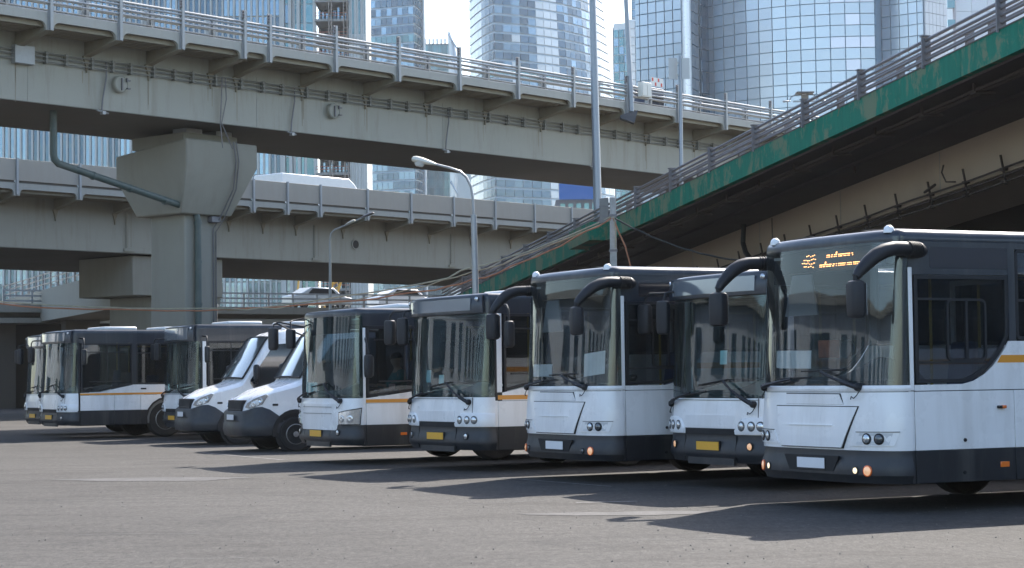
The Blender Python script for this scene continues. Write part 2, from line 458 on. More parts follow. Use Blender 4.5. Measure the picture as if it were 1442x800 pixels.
# ------------------------------------------------------------ city buses
class Front:
    """curved bus front: s runs along the nose from the near side seam round to the far side, z is height"""
    def __init__(f, W=2.5, D=0.35, n=3.0, rake=0.10):
        t = np.linspace(-1, 1, 1601); t = np.sign(t)*(1-(1-np.abs(t))**3)
        f.v = W/2*(1+t); f.u = -D*(1-np.abs(t)**n)**(1/n)
        f.s = np.concatenate([[0], np.cumsum(np.hypot(np.diff(f.u), np.diff(f.v)))])
        f.S = float(f.s[-1]); f.rake = rake; f.W = W
    def pt(f, s, z, off=0.0):
        u = float(np.interp(s, f.s, f.u)); v = float(np.interp(s, f.s, f.v))
        e = 0.012
        s0, s1 = max(0, s-e), min(f.S, s+e)
        tu = float(np.interp(s1, f.s, f.u)-np.interp(s0, f.s, f.u)); tv = float(np.interp(s1, f.s, f.v)-np.interp(s0, f.s, f.v))
        L = math.hypot(tu, tv) or 1; nu, nv = -tv/L, tu/L
        w = min(1.0, min(s, f.S-s)/0.35); w = w*w*(3-2*w) if w > 0 else 0
        u += f.rake*max(0.0, (z-1.25))/1.6*w
        return (u+nu*off, v+nv*off, z)
    def nrm(f, s, z):
        a = Vector(f.pt(s, z, 0)); b = Vector(f.pt(s, z, 0.1)); return (b-a).normalized()
    def patch(f, mb, c, off, th=0.03, ns=None, nz=3, zo=None):
        """c = (s0, zb0), (s1, zb1), (s1b, zt1), (s0b, zt0) with s0 < s1"""
        (a0, b0), (a1, b1), (a2, b2), (a3, b3) = c
        ns = ns or max(3, int(abs(a1-a0)/0.07))
        out, inn = [], []
        for j in range(nz+1):
            q = j/nz; ro, ri = [], []
            for i in range(ns+1):
                p = i/ns
                s = (a0*(1-p)+a1*p)*(1-q)+(a3*(1-p)+a2*p)*q
                z = (b0*(1-p)+b1*p)*(1-q)+(b3*(1-p)+b2*p)*q
                o = off+(zo(q, p) if zo else 0)
                ro.append(f.pt(s, z, o)); ri.append(f.pt(s, z, off-th))
            out.append(ro); inn.append(ri)
        mb.grid(out); mb.grid(inn)
        for A, B in ((out[0], inn[0]), (out[-1], inn[-1])): mb.grid([A, B])
        mb.grid([[r[0] for r in out], [r[0] for r in inn]]); mb.grid([[r[-1] for r in out], [r[-1] for r in inn]])
        return mb
    def rect(f, mb, s0, z0, s1, z1, off, th=0.03, nz=3, zo=None, ns=None):
        return f.patch(mb, ((s0, z0), (s1, z0), (s1, z1), (s0, z1)), off, th, ns, nz, zo)
    def poly(f, mb, pts, off, th=0.02):
        a = [f.pt(s, z, off) for s, z in pts]; b = [f.pt(s, z, off-th) for s, z in pts]; n = len(pts)
        return mb.add(a+b, [list(range(n)), [i+n for i in range(n)][::-1]]+[(i, i+n, (i+1) % n+n, (i+1) % n) for i in range(n)])

def add_wheel(root, u, v, z, r, sgn, w=0.27, steel=True, bolts=8, name='wheel'):
    t = MB(); t.lathe((u, v, z), (0, sgn, 0), [(r*0.60, -w/2), (r*0.93, -w/2), (r, -w*0.36), (r, w*0.36), (r*0.93, w/2), (r*0.78, w*0.52), (r*0.60, w*0.44)], 30)
    wh = obj(name, t, TYRE, root)
    t = MB(); t.lathe((u, v, z), (0, sgn, 0), [(r*0.60, -w*0.45), (r*0.60, w*0.46), (r*0.56, w*0.5), (r*0.54, w*0.2), (r*0.40, w*0.12), (r*0.30, w*0.34), (r*0.17, w*0.36), (r*0.16, w*0.52), (0.0, w*0.56)], 26)
    obj('rim', t, CHROME, wh)
    t = MB()
    for k in range(bolts):
        a = 2*math.pi*k/bolts
        t.lathe((u+math.cos(a)*r*0.25, v+sgn*w*0.34, z+math.sin(a)*r*0.25), (0, sgn, 0), [(0.018, 0), (0.018, 0.03), (0.0, 0.035)], 6)
    for k in range(10):
        a = 2*math.pi*(k+0.5)/10
        t.lathe((u+math.cos(a)*r*0.46, v+sgn*w*0.165, z+math.sin(a)*r*0.46), (0, sgn, 0), [(0.028, 0.0), (0.024, 0.005), (0, 0.006)], 8)
    obj('wheel_nuts', t, GAP, wh)
    return wh

ARC = 0.56
def arc_under(uc, zlow, R_=ARC, zc=0.48, n=10):
    a = math.asin(max(-1, min(1, (zlow-zc)/R_)))
    return [(uc+R_*math.cos(t), zlow if k in (0, n) else zc+R_*math.sin(t)) for k, t in enumerate(np.linspace(math.pi-a, a, n+1))]

def make_bus(label, x, y, yaw, style, L=11.6, **kw):
    root = thing('city_bus', label, 'bus', (x, y, 0), R(yaw), 'city buses parked in a row')
    W = 2.5
    A = style == 'A'; M = style == 'M'; Lz = style in 'LG'
    H = {'A': 3.0, 'L': 2.82, 'G': 2.88, 'M': 2.72}[style] + kw.get('dh', 0)
    f = Front(W, 0.35, 3.0, 0.09)
    S = f.S
    belt = {'A': 1.285, 'L': 1.12, 'G': 1.15, 'M': 1.07}[style]      # top of the lower side panels
    sk = {'A': 0.655, 'L': 0.705, 'G': 0.745, 'M': 0.69}[style]      # top of dark skirt
    zb = {'A': 0.31, 'L': 0.34, 'G': 0.36, 'M': 0.335}[style]
    wt = {'A': 1.80, 'L': 1.37, 'G': 1.41, 'M': 1.27}[style]         # window sill height behind the driver
    ws = {'A': 1.355, 'L': 1.25, 'G': 1.22, 'M': 1.155}[style]       # sill at the driver
    gt = {'A': 2.52, 'L': 2.50, 'G': 2.53, 'M': 2.41}[style]         # top of side glass
    wu = {'A': 2.60, 'L': 2.55, 'G': 2.45, 'M': 2.60}[style]
    ru = 8.5
    # --- sides
    def flat(mb, poly, off, side, th=0.02):
        if side == 0: return mb.prism([(u, -off, z) for u, z in poly], (0, th, 0))
        return mb.prism([(u, W+off, z) for u, z in poly], (0, -th, 0))
    def fring(mb, po, pi, off, side, th=0.03):
        if side == 0: return mb.ring([(u, -off, z) for u, z in po], [(u, -off, z) for u, z in pi], (0, th, 0))
        return mb.ring([(u, W+off, z) for u, z in po], [(u, W+off, z) for u, z in pi], (0, -th, 0))
    for side in (0, 1):
        cuts = [0.055, 1.41 if A else 1.0, wu-0.72, wu+0.72, 4.5, 5.7, ru-0.72, ru+0.72, L-0.05]
        for a, b in zip(cuts[:-1], cuts[1:]):
            a2, b2 = a+0.004, b-0.004
            arch = abs((a+b)/2-wu) < 0.1 or abs((a+b)/2-ru) < 0.1
            uc = (a+b)/2
            if arch:
                mb = MB(); flat(mb, [(a2, sk)]+arc_under(uc, sk)+[(b2, sk), (b2, belt-0.006), (a2, belt-0.006)], 0.0, side)
                obj('side_panel', mb, W_PAINT, root)
                mb = MB()
                al = arc_under(uc, zb); h = [p for p in al if p[1] < sk]
                k = len(h)//2
                aL = [(uc-math.sqrt(ARC**2-(z-0.48)**2), z) for z in np.linspace(zb, sk, 5)]
                aR = [(2*uc-u, z) for u, z in aL]
                flat(mb, [(a2, zb)]+aL+[(a2, sk)], 0.004, side); obj('skirt_panel', mb, SKIRT, root)
                mb = MB(); flat(mb, [(b2, zb), (b2, sk)]+aR[::-1], 0.004, side)
                obj('skirt_panel', mb, SKIRT, root)
                mb = MB(); o_ = arc_under(uc, zb, ARC+0.035); i_ = arc_under(uc, zb, ARC-0.01)
                rows = []
                for (po, pi) in zip(o_, i_):
                    s_ = -1 if side == 0 else 1; bv = 0 if side == 0 else W
                    rows.append([(po[0], bv+s_*0.0, po[1]), (po[0], bv+s_*0.02, po[1]), (pi[0], bv+s_*0.02, pi[1]), (pi[0], bv-s_*0.45, pi[1])])
                mb.grid(rows); obj('wheel_arch', mb, RUBBER, root)
            else:
                mb = MB(); flat(mb, [(a2, sk+0.002), (b2, sk+0.002), (b2, belt-0.006), (a2, belt-0.006)], 0.0, side); obj('side_panel', mb, W_PAINT, root, 0.004)
                mb = MB(); flat(mb, [(a2, zb), (b2, zb), (b2, sk-0.002), (a2, sk-0.002)], 0.004, side); obj('skirt_panel', mb, SKIRT, root, 0.004)
        # waist panel between lower panels and the glass
        if A:
            cv = [(0.055, 1.35), (0.70, 1.353), (0.85, 1.385), (1.0, 1.455), (1.12, 1.54), (1.22, 1.64), (1.30, 1.74), (1.35, 1.812)]
            glp = [(0.075, 1.365), (0.70, 1.367), (0.84, 1.40), (0.985, 1.47), (1.10, 1.555), (1.20, 1.655), (1.28, 1.755), (1.34, 1.86), (1.35, 1.95), (1.35, gt), (0.075, gt)]
            wp = [(0.055, belt+0.004)]+cv+[(L-0.05, 1.812), (L-0.05, belt+0.004)]
        elif M:
            cv = [(0.05, 1.155), (0.40, 1.195), (0.95, 1.262), (1.4, 1.275)]
            glp = [(0.07, 1.17), (0.40, 1.208), (0.95, 1.275), (1.35, 1.285), (1.35, gt), (0.07, gt)]
            wp = [(0.05, belt)]+cv+[(L-0.05, 1.275), (L-0.05, belt)]
        elif style == 'L':
            cv = [(0.13, 1.245), (0.35, 1.29), (0.70, 1.36), (1.4, 1.375)]
            glp = [(0.17, 1.265), (0.35, 1.305), (0.70, 1.375), (1.35, 1.39), (1.35, gt), (0.17, gt)]
            wp = [(0.13, belt)]+cv+[(L-0.05, 1.375), (L-0.05, belt)]
        else:
            cv = [(0.05, 1.215), (0.60, 1.23), (1.0, 1.315), (1.55, 1.42)]
            glp = [(0.07, 1.235), (0.60, 1.25), (1.0, 1.335), (1.50, 1.435), (1.50, gt), (0.07, gt)]
            wp = [(0.05, belt)]+cv+[(L-0.05, 1.425), (L-0.05, belt)]
        wl_ = cv[-1][1]
        mb = MB(); flat(mb, wp, 0.002, side); obj('waist_panel', mb, W_PAINT, root)
        u_s = 1.24 if A else 0.05
        z0, z1 = {'A': (1.578, 1.660), 'L': (1.135, 1.205), 'G': (1.155, 1.205), 'M': (1.075, 1.135)}[style]
        mb = MB(); flat(mb, [(u_s-0.06 if A else u_s, z0), (L-0.06, z0), (L-0.06, z1), (u_s, z1)], 0.0045, side, 0.006); obj('orange_stripe', mb, ORANGE, root)
        # driver's window
        gi = inset(glp, 0.045)
        mb = MB(); fring(mb, glp, gi, 0.006, side, 0.05); wf = obj('window_frame', mb, BLACKP, root, 0.004)
        mb = MB(); flat(mb, inset(glp, 0.04), -0.004, side, 0.008); obj('window_pane', mb, G_SIDE, wf)
        if side == 0:
            if A:
                ro = rrect(0.50, 1.60, 1.04, 2.27, 0.07); mb = MB(); fring(mb, ro, inset(ro, 0.025), 0.012, 0, 0.03)
                mb.prism([(0.755, -0.012, 1.62), (0.785, -0.012, 1.62), (0.785, -0.012, 2.25), (0.755, -0.012, 2.25)], (0, 0.02, 0))
                mb.box(0.1, 1.04, -0.012, 0.01, 1.575, 1.60); mb.box(0.1, 0.55, -0.012, 0.01, 2.25, 2.275)
                obj('sliding_window_frame', mb, BLACKP, wf)
            else:
                mb = MB(); mb.box(0.30, 1.30, -0.012, 0.01, ws+0.28, ws+0.305); mb.box(0.78, 0.805, -0.012, 0.01, ws+0.3, gt-0.03); mb.box(0.2, 1.30, -0.012, 0.01, gt-0.25, gt-0.225)
                obj('sliding_window_frame', mb, BLACKP, wf)
        e = glp[-2][0]
        # passenger windows
        u0 = e+0.11; k = 0
        while u0 < L-1.3:
            u1 = u0+1.32
            top = gt+(0.29 if A else 0.0)
            wpoly = rrect(u0, wl_+0.015, u1, top, 0.05, 3)
            mb = MB(); fring(mb, wpoly, inset(wpoly, 0.035), 0.005, side, 0.05); wf = obj('window_frame', mb, BLACKP, root)
            mb = MB(); flat(mb, inset(wpoly, 0.03), -0.004, side, 0.008); obj('window_pane', mb, G_SIDE, wf)
            mb = MB(); bv = -0.01 if side == 0 else W-0.01; mb.box(u0+0.03, u1-0.03, bv, bv+0.02, gt-0.28, gt-0.25); obj('vent_bar', mb, BLACKP, wf)
            mb = MB(); flat(mb, [(u0-0.102, wl_+0.004), (u0-0.004, wl_+0.004), (u0-0.004, H-0.09), (u0-0.102, H-0.09)], 0.002, side, 0.05); obj('window_post', mb, D_PAINT, root)
            if not A or True:
                mb = MB(); flat(mb, [(u0-0.002, top+0.002), (u1+0.002, top+0.002), (u1+0.002, H-0.09), (u0-0.002, H-0.09)], 0.001, side, 0.05); obj('cant_panel', mb, D_PAINT, root)
            u0 = u1+0.106; k += 1
        mb = MB(); flat(mb, [(u0-0.104, wl_+0.004), (L-0.02, wl_+0.004), (L-0.02, H-0.09), (u0-0.104, H-0.09)], 0.002, side, 0.05); obj('window_post', mb, D_PAINT, root)
        # band over the driver's window
        mb = MB(); flat(mb, [(0.0, gt+0.004), (e+0.006, gt+0.004), (e+0.006, H-0.09), (0.0, H-0.09)], 0.001, side, 0.05); obj('cant_panel', mb, D_PAINT, root)
        if A:
            pp = rrect(0.29, 2.59, 1.35, 2.82, 0.02, 2); mb = MB(); flat(mb, pp, 0.004, side, 0.01); obj('upper_window', mb, mat('black_gloss_glass', (0.02, 0.02, 0.025), 0.06, var=0.2, scale=3, spec=0.8), root)
            mb = MB(); flat(mb, [(-0.002, 1.29), (0.05, 1.29), (0.05, 2.60), (-0.002, 2.60)], 0.008, side, 0.04); obj('corner_pillar', mb, W_PAINT, root, 0.008)
            mb = MB(); flat(mb, [(0.0, zb), (0.05, zb), (0.05, sk), (0.0, sk)], 0.003, side, 0.04); obj('skirt_panel', mb, SKIRT, root)
            mb = MB(); flat(mb, [(0.0, sk+0.002), (0.05, sk+0.002), (0.05, 1.284), (0.0, 1.284)], 0.0, side, 0.04); obj('side_panel', mb, W_PAINT, root, 0.005)
        elif style == 'L':
            mb = MB(); flat(mb, [(0.035, 1.25), (0.13, 1.25), (0.13, gt), (0.035, gt)], 0.006, side, 0.04); obj('corner_pillar', mb, W_PAINT, root, 0.006)
            mb = MB(); flat(mb, [(0.0, belt), (0.034, belt), (0.034, gt), (0.0, gt)], 0.003, side, 0.04); flat(mb, [(0.034, belt), (0.13, belt), (0.13, 1.248), (0.034, 1.248)], 0.003, side, 0.04); obj('corner_seal', mb, BLACKP, root)
            mb = MB(); flat(mb, [(0.0, zb), (0.052, zb), (0.052, sk), (0.0, sk)], 0.003, side, 0.04); obj('skirt_panel', mb, SKIRT, root)
            mb = MB(); flat(mb, [(0.006, sk+0.002), (0.052, sk+0.002), (0.052, belt), (0.006, belt)], 0.0, side, 0.04); obj('side_panel', mb, W_PAINT, root)
        else:
            mb = MB(); flat(mb, [(0.0, zb), (0.052, zb), (0.052, sk), (0.0, sk)], 0.003, side, 0.04); obj('skirt_panel', mb, SKIRT, root)
            mb = MB(); flat(mb, [(0.0, sk+0.002), (0.052, sk+0.002), (0.052, gt-0.03), (0.0, gt-0.03)], 0.002, side, 0.04); obj('corner_pillar', mb, W_PAINT if M else BLACKP, root, 0.005)
    # --- roof
    def outline(ins, dz):
        p = []
        n = 24
        for i in range(n+1):
            s = S*i/n; u, v, z = f.pt(s, H-0.1, -ins if 0 < s < S else 0)
            v = W/2+(v-W/2)*(1-(ins/(W/2) if s in (0, S) else 0)); p.append((u, min(max(v, ins), W-ins), H+dz))
        for u in np.linspace(0.8, L-ins, 8): p.append((float(u), W-ins, H+dz))
        for u in np.linspace(L-ins, 0.8, 8): p.append((float(u), ins, H+dz))
        return p
    mb = MB()
    prof = [(0.05, -0.13), (0.0, -0.13), (-0.005, -0.10), (0.004, -0.05), (0.03, -0.015), (0.08, 0.005), (0.3, 0.03), (0.8, 0.045)]
    if not A: prof = [(0.05, -0.13), (0.0, -0.13), (0.0, -0.07), (0.012, -0.03), (0.035, -0.008), (0.08, 0.0), (0.3, 0.02), (0.8, 0.035)]
    rows = [outline(i_, d_) for i_, d_ in prof]
    mb.grid(rows, close=True); mb.f.append([len(mb.v)-len(rows[0])+i for i in range(len(rows[0]))])
    rf = obj('roof', mb, D_PAINT if not kw.get('whiteroof') else W_PAINT, root)
    if A:
        for s_ in (0.30, S-0.42):
            mb = MB(); mb.lathe(f.pt(s_, H-0.03, -0.04), (0, 0, 1), [(0.06, 0), (0.06, 0.03), (0.05, 0.06), (0.025, 0.08), (0, 0.085)], 12); obj('marker_lamp', mb, W_PAINT, rf)
    else:
        for u in (0.9, 2.6, 5.0, 8.0):
            mb = MB(); mb.box(u, u+0.95, 0.55, 1.95, H, H+0.11); obj('roof_hatch', mb, mat('white_roof_hatch', (0.7, 0.7, 0.69), 0.5, var=0.05), rf, 0.05)
    mb = MB(); mb.box(4.0, 6.6, 0.35, 2.15, H+0.0, H+(0.06 if A else 0.16)); obj('roof_duct', mb, D_PAINT, rf, 0.05)
    mb = MB(); mb.box(-0.05, L-0.1, 0.10, W-0.10, H-0.20, H-0.17); obj('ceiling', mb, INNER_L, root)
    # --- rear
    mb = MB(); mb.box(L-0.05, L, 0.0, W, zb, 1.5); mb.box(L-0.05, L, 0.0, W, 2.45, H-0.1); mb.box(L-0.05, L, 0, 0.12, 1.5, 2.45); mb.box(L-0.05, L, W-0.12, W, 1.5, 2.45); obj('rear_panel', mb, D_PAINT, root)
    mb = MB(); mb.box(L-0.03, L-0.02, 0.12, W-0.12, 1.5, 2.45); obj('rear_window', mb, G_SIDE, root)
    # --- front
    bp_ = lambda q, p: 0.035*math.sin(math.pi*min(1, q*1.15+0.08))+(-0.03*(1-q) if q < 0.25 else 0)
    WG = G_WIND if A else G_WINDT
    if A:
        mb = MB(); f.rect(mb, 0, 1.352, S, 2.93, 0.0, 0.006, nz=10); wg = obj('windscreen', mb, WG, root)
        mb = MB(); f.rect(mb, 0.0, 2.86, S, 2.94, -0.008, 0.02); f.rect(mb, 0.0, 1.345, S, 1.40, -0.008, 0.02)
        f.rect(mb, 0.0, 1.35, 0.20, 2.93, -0.008, 0.02); f.rect(mb, S-0.13, 1.35, S, 2.93, -0.008, 0.02); obj('windscreen_surround', mb, BLACKP, wg)
        mb = MB(); f.rect(mb, 0, 1.284, S, 1.350, 0.006, 0.03, 3, lambda q, p: 0.012*math.sin(math.pi*q)); obj('scuttle_panel', mb, W_PAINT, root)
        mb = MB(); f.patch(mb, ((0, sk+0.004), (S, sk+0.004), (S, 1.278), (0, 1.278)), 0.0, 0.03, 40, 5, lambda q, p: 0.03*math.sin(math.pi*(1-q)*0.7)); obj('front_panel', mb, W_PAINT, root)
        sc = lambda a: S-a
        zof = lambda q, p: 0.025*math.sin(math.pi*(1-q)*0.6)
        tr = ((0.875, 0.685), (S-0.845, 0.685), (S-0.72, 1.125), (0.635, 1.122))
        mb = MB(); f.patch(mb, ((0.862, 0.676), (S-0.832, 0.676), (S-0.705, 1.134), (0.62, 1.131)), 0.016, 0.02, 20, 5, lambda q, p: 0.008+0.022*math.sin(math.pi*(1-q)*0.6)); obj('hatch_gap', mb, GAP, root)
        mb = MB(); f.patch(mb, tr, 0.03, 0.02, 20, 5, zof); hp = obj('front_hatch', mb, W_PAINT, root)
        mb = MB(); f.rect(mb, 1.02, 0.918, S-1.0, 0.926, 0.062, 0.02); obj('hatch_crease', mb, W_PAINT, hp)
        mb = MB(); f.patch(mb, ((0.855, 1.138), (S-0.89, 1.142), (S-0.90, 1.272), (0.93, 1.268)), 0.010, 0.02, 16, 2); f.patch(mb, ((0.865, 1.147), (S-0.90, 1.150), (S-0.91, 1.264), (0.935, 1.260)), 0.0135, 0.01, 16, 2)
        obj('hatch_gap', mb, GAP, root)
        mb = MB(); f.patch(mb, ((0.868, 1.149), (S-0.903, 1.152), (S-0.912, 1.262), (0.938, 1.258)), 0.018, 0.01, 16, 2); obj('upper_hatch', mb, W_PAINT, root)
        for m_ in (0, 1):
            ss = (lambda a: S-a) if m_ else (lambda a: a)
            def srt(c): return c if not m_ else (c[1], c[0], c[3], c[2])
            c = srt(((ss(0.19), 0.712), (ss(0.76), 0.706), (ss(0.655), 0.852), (ss(0.14), 0.855)))
            mb = MB(); f.patch(mb, c, 0.05, 0.03, 8, 3, lambda q, p: -0.012); hl = obj('headlamp_housing', mb, W_PAINT, root)
            mb = MB(); f.patch(mb, srt(((ss(0.655), 0.853), (ss(0.14), 0.856), (ss(0.138), 0.864), (ss(0.652), 0.861))), 0.044, 0.03, 8, 1); obj('crease_shade_strip', mb, GAP if False else mat('seam_grey', (0.12, 0.12, 0.12), 0.6), hl)  # shade under the recess lip painted as a grey strip
            mb = MB(); f.patch(mb, srt(((ss(0.24), 0.725), (ss(0.66), 0.722), (ss(0.60), 0.845), (ss(0.20), 0.847))), 0.0405, 0.03, 8, 3, lambda q, p: -0.004*math.sin(math.pi*q)); obj('lamp_dish', mb, mat('grey_white_dish', (0.60, 0.61, 0.62), 0.3, var=0.03), hl)
            for s_, mm in ((0.50, LENS), (0.345, LENS if m_ else LENS_DARK)):
                P = f.pt(ss(s_), 0.785, 0.035); N = f.nrm(ss(s_), 0.785)
                mb = MB(); mb.lathe(P, N, [(0.062, 0), (0.062, 0.010), (0.052, 0.018), (0.048, 0.008)], 20); ring_ = obj('lamp_bezel', mb, BLACKP, hl)
                mb = MB(); mb.lathe(P, N, [(0.050, 0.006), (0.046, 0.018), (0.03, 0.026), (0, 0.030)], 20); obj('headlamp_lens', mb, mm, hl)
        zb2 = zb
        mb = MB(); f.rect(mb, 0.0, zb2, S, sk, 0.012, 0.05, 8, bp_, 48); bm_ = obj('front_bumper', mb, BUMPER, root)
        mb = MB(); f.patch(mb, ((1.02, 0.425), (S-1.0, 0.425), (S-0.90, 0.592), (0.92, 0.592)), 0.052, 0.02, 14, 2); obj('bumper_recess', mb, GAP, bm_)
        mb = MB(); f.rect(mb, 1.16, 0.432, S-1.18, 0.585, 0.058, 0.012, 2, None, 8); obj('plate_holder', mb, BLACKP, bm_)
        mb = MB(); f.rect(mb, 1.16, 0.452, S-1.17, 0.565, 0.066, 0.008, 2, None, 8); obj('number_plate', mb, PLATE_W, bm_, 0.003)
        for s_, r_, mm in ((0.49, 0.062, LENS_ON), (0.66, 0.042, kw.get('fogm', LENS_ONY)), (S-0.36, 0.062, LENS_ON), (S-0.54, 0.042, kw.get('fogm', LENS_ONY))):
            P = f.pt(s_, 0.445, 0.04); N = f.nrm(s_, 0.44)
            mb = MB(); mb.lathe(P, N, [(r_, 0), (r_, 0.014), (r_*0.86, 0.02), (r_*0.82, 0.008)], 18); obj('lamp_bezel', mb, GAP if r_ < 0.05 else LENS_AMBER, bm_)
            mb = MB(); mb.lathe(P, N, [(r_*0.84, 0.006), (r_*0.75, 0.02), (0, 0.03)], 18); obj('fog_lamp', mb, mm, bm_)
    else:
        zt = {'L': 2.50, 'G': 2.54, 'M': 2.635}[style]; zg = {'L': 1.185, 'G': 1.215, 'M': 1.165}[style]
        mb = MB(); f.rect(mb, 0, zg, S, zt, 0.0, 0.006, nz=8); wg = obj('windscreen', mb, WG, root)
        mb = MB(); f.rect(mb, 0.0, zg-0.004, S, zg+0.045, -0.008, 0.02); f.rect(mb, 0.0, zt-0.03, S, zt, -0.008, 0.02)
        f.rect(mb, 0.0, zg, 0.06, zt, -0.008, 0.02); f.rect(mb, S-0.06, zg, S, zt, -0.008, 0.02); obj('windscreen_surround', mb, BLACKP, wg)
        if M:
            mb = MB(); f.rect(mb, 0, zt+0.002, S, H-0.12, 0.004, 0.03, 2); obj('roof_brow', mb, D_PAINT, root)
            mb = MB(); f.rect(mb, 0.5, 2.30, S-0.5, 2.60, -0.10, 0.06, 2); obj('destination_box', mb, LEDBOX, root)
        else:
            mb = MB(); f.rect(mb, 0.0, zt+0.002, S, H-0.12, 0.004, 0.03, 2); obj('roof_brow', mb, D_PAINT, root)
            mb = MB(); f.patch(mb, ((0.20, zt+0.01), (S-0.20, zt+0.01), (S-0.24, H-0.03), (0.24, H-0.03)), 0.07, 0.09, 30, 4, lambda q, p: 0.02*math.sin(math.pi*q)-0.02*q); db = obj('destination_box', mb, D_PAINT, root, 0.01)
            mb = MB(); f.rect(mb, 0.44, zt+0.055, S-0.44, H-0.07, 0.088, 0.012, 2); obj('destination_glass', mb, G_DEST, db)
            for s_ in (0.32, S-0.32):
                mb = MB(); mb.lathe(f.pt(s_, H-0.09, 0.085), f.nrm(s_, 2.7), [(0.035, 0), (0.035, 0.012), (0.026, 0.018), (0, 0.026)], 14); obj('roof_lamp', mb, LENS, db)
        mb = MB(); f.patch(mb, ((0, sk+0.002), (S, sk+0.002), (S, zg-0.008), (0, zg-0.008)), 0.0, 0.03, 40, 5, lambda q, p: 0.03*math.sin(math.pi*(1-q)*0.7)); obj('front_panel', mb, W_PAINT, root)
        if Lz:
            mb = MB(); f.patch(mb, ((0.83, 0.80), (S-0.83, 0.80), (S-0.83, 0.96), (0.83, 0.96)), 0.034, 0.02, 24, 5); obj('front_hatch', mb, W_PAINT, root, 0.004)
            for s_ in (0.385, S-0.385):
                mb = MB(); f.rect(mb, s_-0.004, 0.93, s_+0.004, zg-0.01, 0.031, 0.02, 3, lambda q, p: -0.010*q, 2); obj('panel_seam', mb, mat('seam_grey', (0.12, 0.12, 0.12), 0.6), root)
            mb = MB(); f.rect(mb, 0.385, zg-0.035, S-0.385, zg-0.027, 0.013, 0.02, 1, None, 24); obj('panel_seam', mb, mat('seam_grey', (0.12, 0.12, 0.12), 0.6), root)
            mb = MB(); f.rect(mb, 0.82, 0.70, S-0.82, 0.785, 0.032, 0.03); obj('grille_slot', mb, GAP, root)
            for m_ in (0, 1):
                ss = (lambda a: S-a) if m_ else (lambda a: a)
                pl = [(0.03, 0.715), (0.80, 0.715), (0.795, 0.80), (0.75, 0.885), (0.66, 0.925), (0.5, 0.935), (0.2, 0.935), (0.03, 0.92)]
                pg = [(ss(a), b) for a, b in pl]
                mb = MB()
                rows = []
                for q in np.linspace(0, 1, 9):
                    a = 0.03+0.77*q; top = float(np.interp(a, [0.03, 0.2, 0.5, 0.66, 0.75, 0.80], [0.92, 0.935, 0.935, 0.925, 0.885, 0.80]))
                    rows.append([f.pt(ss(a), 0.715, 0.0), f.pt(ss(a), 0.715, 0.048), f.pt(ss(a), 0.76, 0.056), f.pt(ss(a), top-0.03, 0.052), f.pt(ss(a), top, 0.030), f.pt(ss(a), top, 0.0)])
                mb.grid(rows); mb.f.append([0, 1, 2, 3, 4, 5]); k = len(rows)*6-6; mb.f.append([k, k+1, k+2, k+3, k+4, k+5])
                hl = obj('headlamp_housing', mb, W_PAINT, root)
                for s_ in (0.66, 0.48, 0.335):
                    P = f.pt(ss(s_), 0.82, 0.05); N = f.nrm(ss(s_), 0.82)
                    mb = MB(); mb.lathe(P, N, [(0.066, 0), (0.066, 0.008), (0.056, 0.014), (0.054, 0.004)], 18); obj('lamp_bezel', mb, mat('seam_grey', (0.12, 0.12, 0.12), 0.6), hl)
                    mb = MB(); mb.lathe(P, N, [(0.055, 0.004), (0.048, 0.018), (0.025, 0.026), (0, 0.028)], 18); obj('headlamp_lens', mb, LENS, hl)
        else:
            mb = MB(); f.patch(mb, ((0.60, 0.60), (S-0.60, 0.60), (S-0.45, 1.06), (0.45, 1.06)), 0.028, 0.02, 20, 4, lambda q, p: 0.008-0.02*abs(2*p-1)**3); obj('front_hatch', mb, W_PAINT, root, 0.004)
            for zz in (0.885, 1.0):
                mb = MB(); f.rect(mb, 0.75, zz, S-0.75, zz+0.008, 0.043, 0.02); obj('hatch_crease', mb, mat('seam_grey', (0.12, 0.12, 0.12), 0.6), root)
            for m_ in (0, 1):
                ss = (lambda a: S-a) if m_ else (lambda a: a)
                def srt(c): return c if not m_ else (c[1], c[0], c[3], c[2])
                mb = MB(); f.patch(mb, srt(((ss(0.06), 0.695), (ss(0.52), 0.690), (ss(0.51), 0.915), (ss(0.035), 0.995))), 0.030, 0.03, 10, 2); hl = obj('headlamp_housing', mb, GAP, root)
                mb = MB(); f.patch(mb, srt(((ss(0.075), 0.71), (ss(0.495), 0.705), (ss(0.485), 0.900), (ss(0.055), 0.975))), 0.042, 0.01, 10, 2, lambda q, p: 0.01*math.sin(math.pi*p)); obj('headlamp_lens', mb, LENS, hl)
                for s_ in (0.40, 0.22):
                    mb = MB(); mb.lathe(f.pt(ss(s_), 0.80, 0.04), f.nrm(ss(s_), 0.8), [(0.062, 0.0), (0.062, 0.016), (0.05, 0.02), (0.0, 0.012)], 16); obj('lamp_reflector', mb, LENS, hl)
        mb = MB()
        if M: f.patch(mb, ((0, zb), (S, zb), (S, sk), (0, sk)), 0.012, 0.05, 48, 8, bp_)
        else: f.rect(mb, 0.0, zb, S, sk-0.002, 0.012, 0.05, 8, bp_, 48)
        bm_ = obj('front_bumper', mb, BUMPER, root)
        for s_ in (0.80, S-0.80):
            mb = MB(); f.rect(mb, s_-0.004, zb+0.02, s_+0.004, sk-0.012, 0.034, 0.02, 4, lambda q, p: 0.026*math.sin(math.pi*min(1, q*1.15+0.08))-0.012, 2)
            obj('bumper_seam', mb, GAP, bm_)
        mb = MB(); f.rect(mb, 0.86, zb-0.03, S-0.86, zb+0.06, 0.02, 0.04, 2); obj('bumper_lip', mb, BUMPER, bm_, 0.01)
        pz = {'L': 0.50, 'G': 0.52, 'M': 0.48}[style]; pa = 1.15
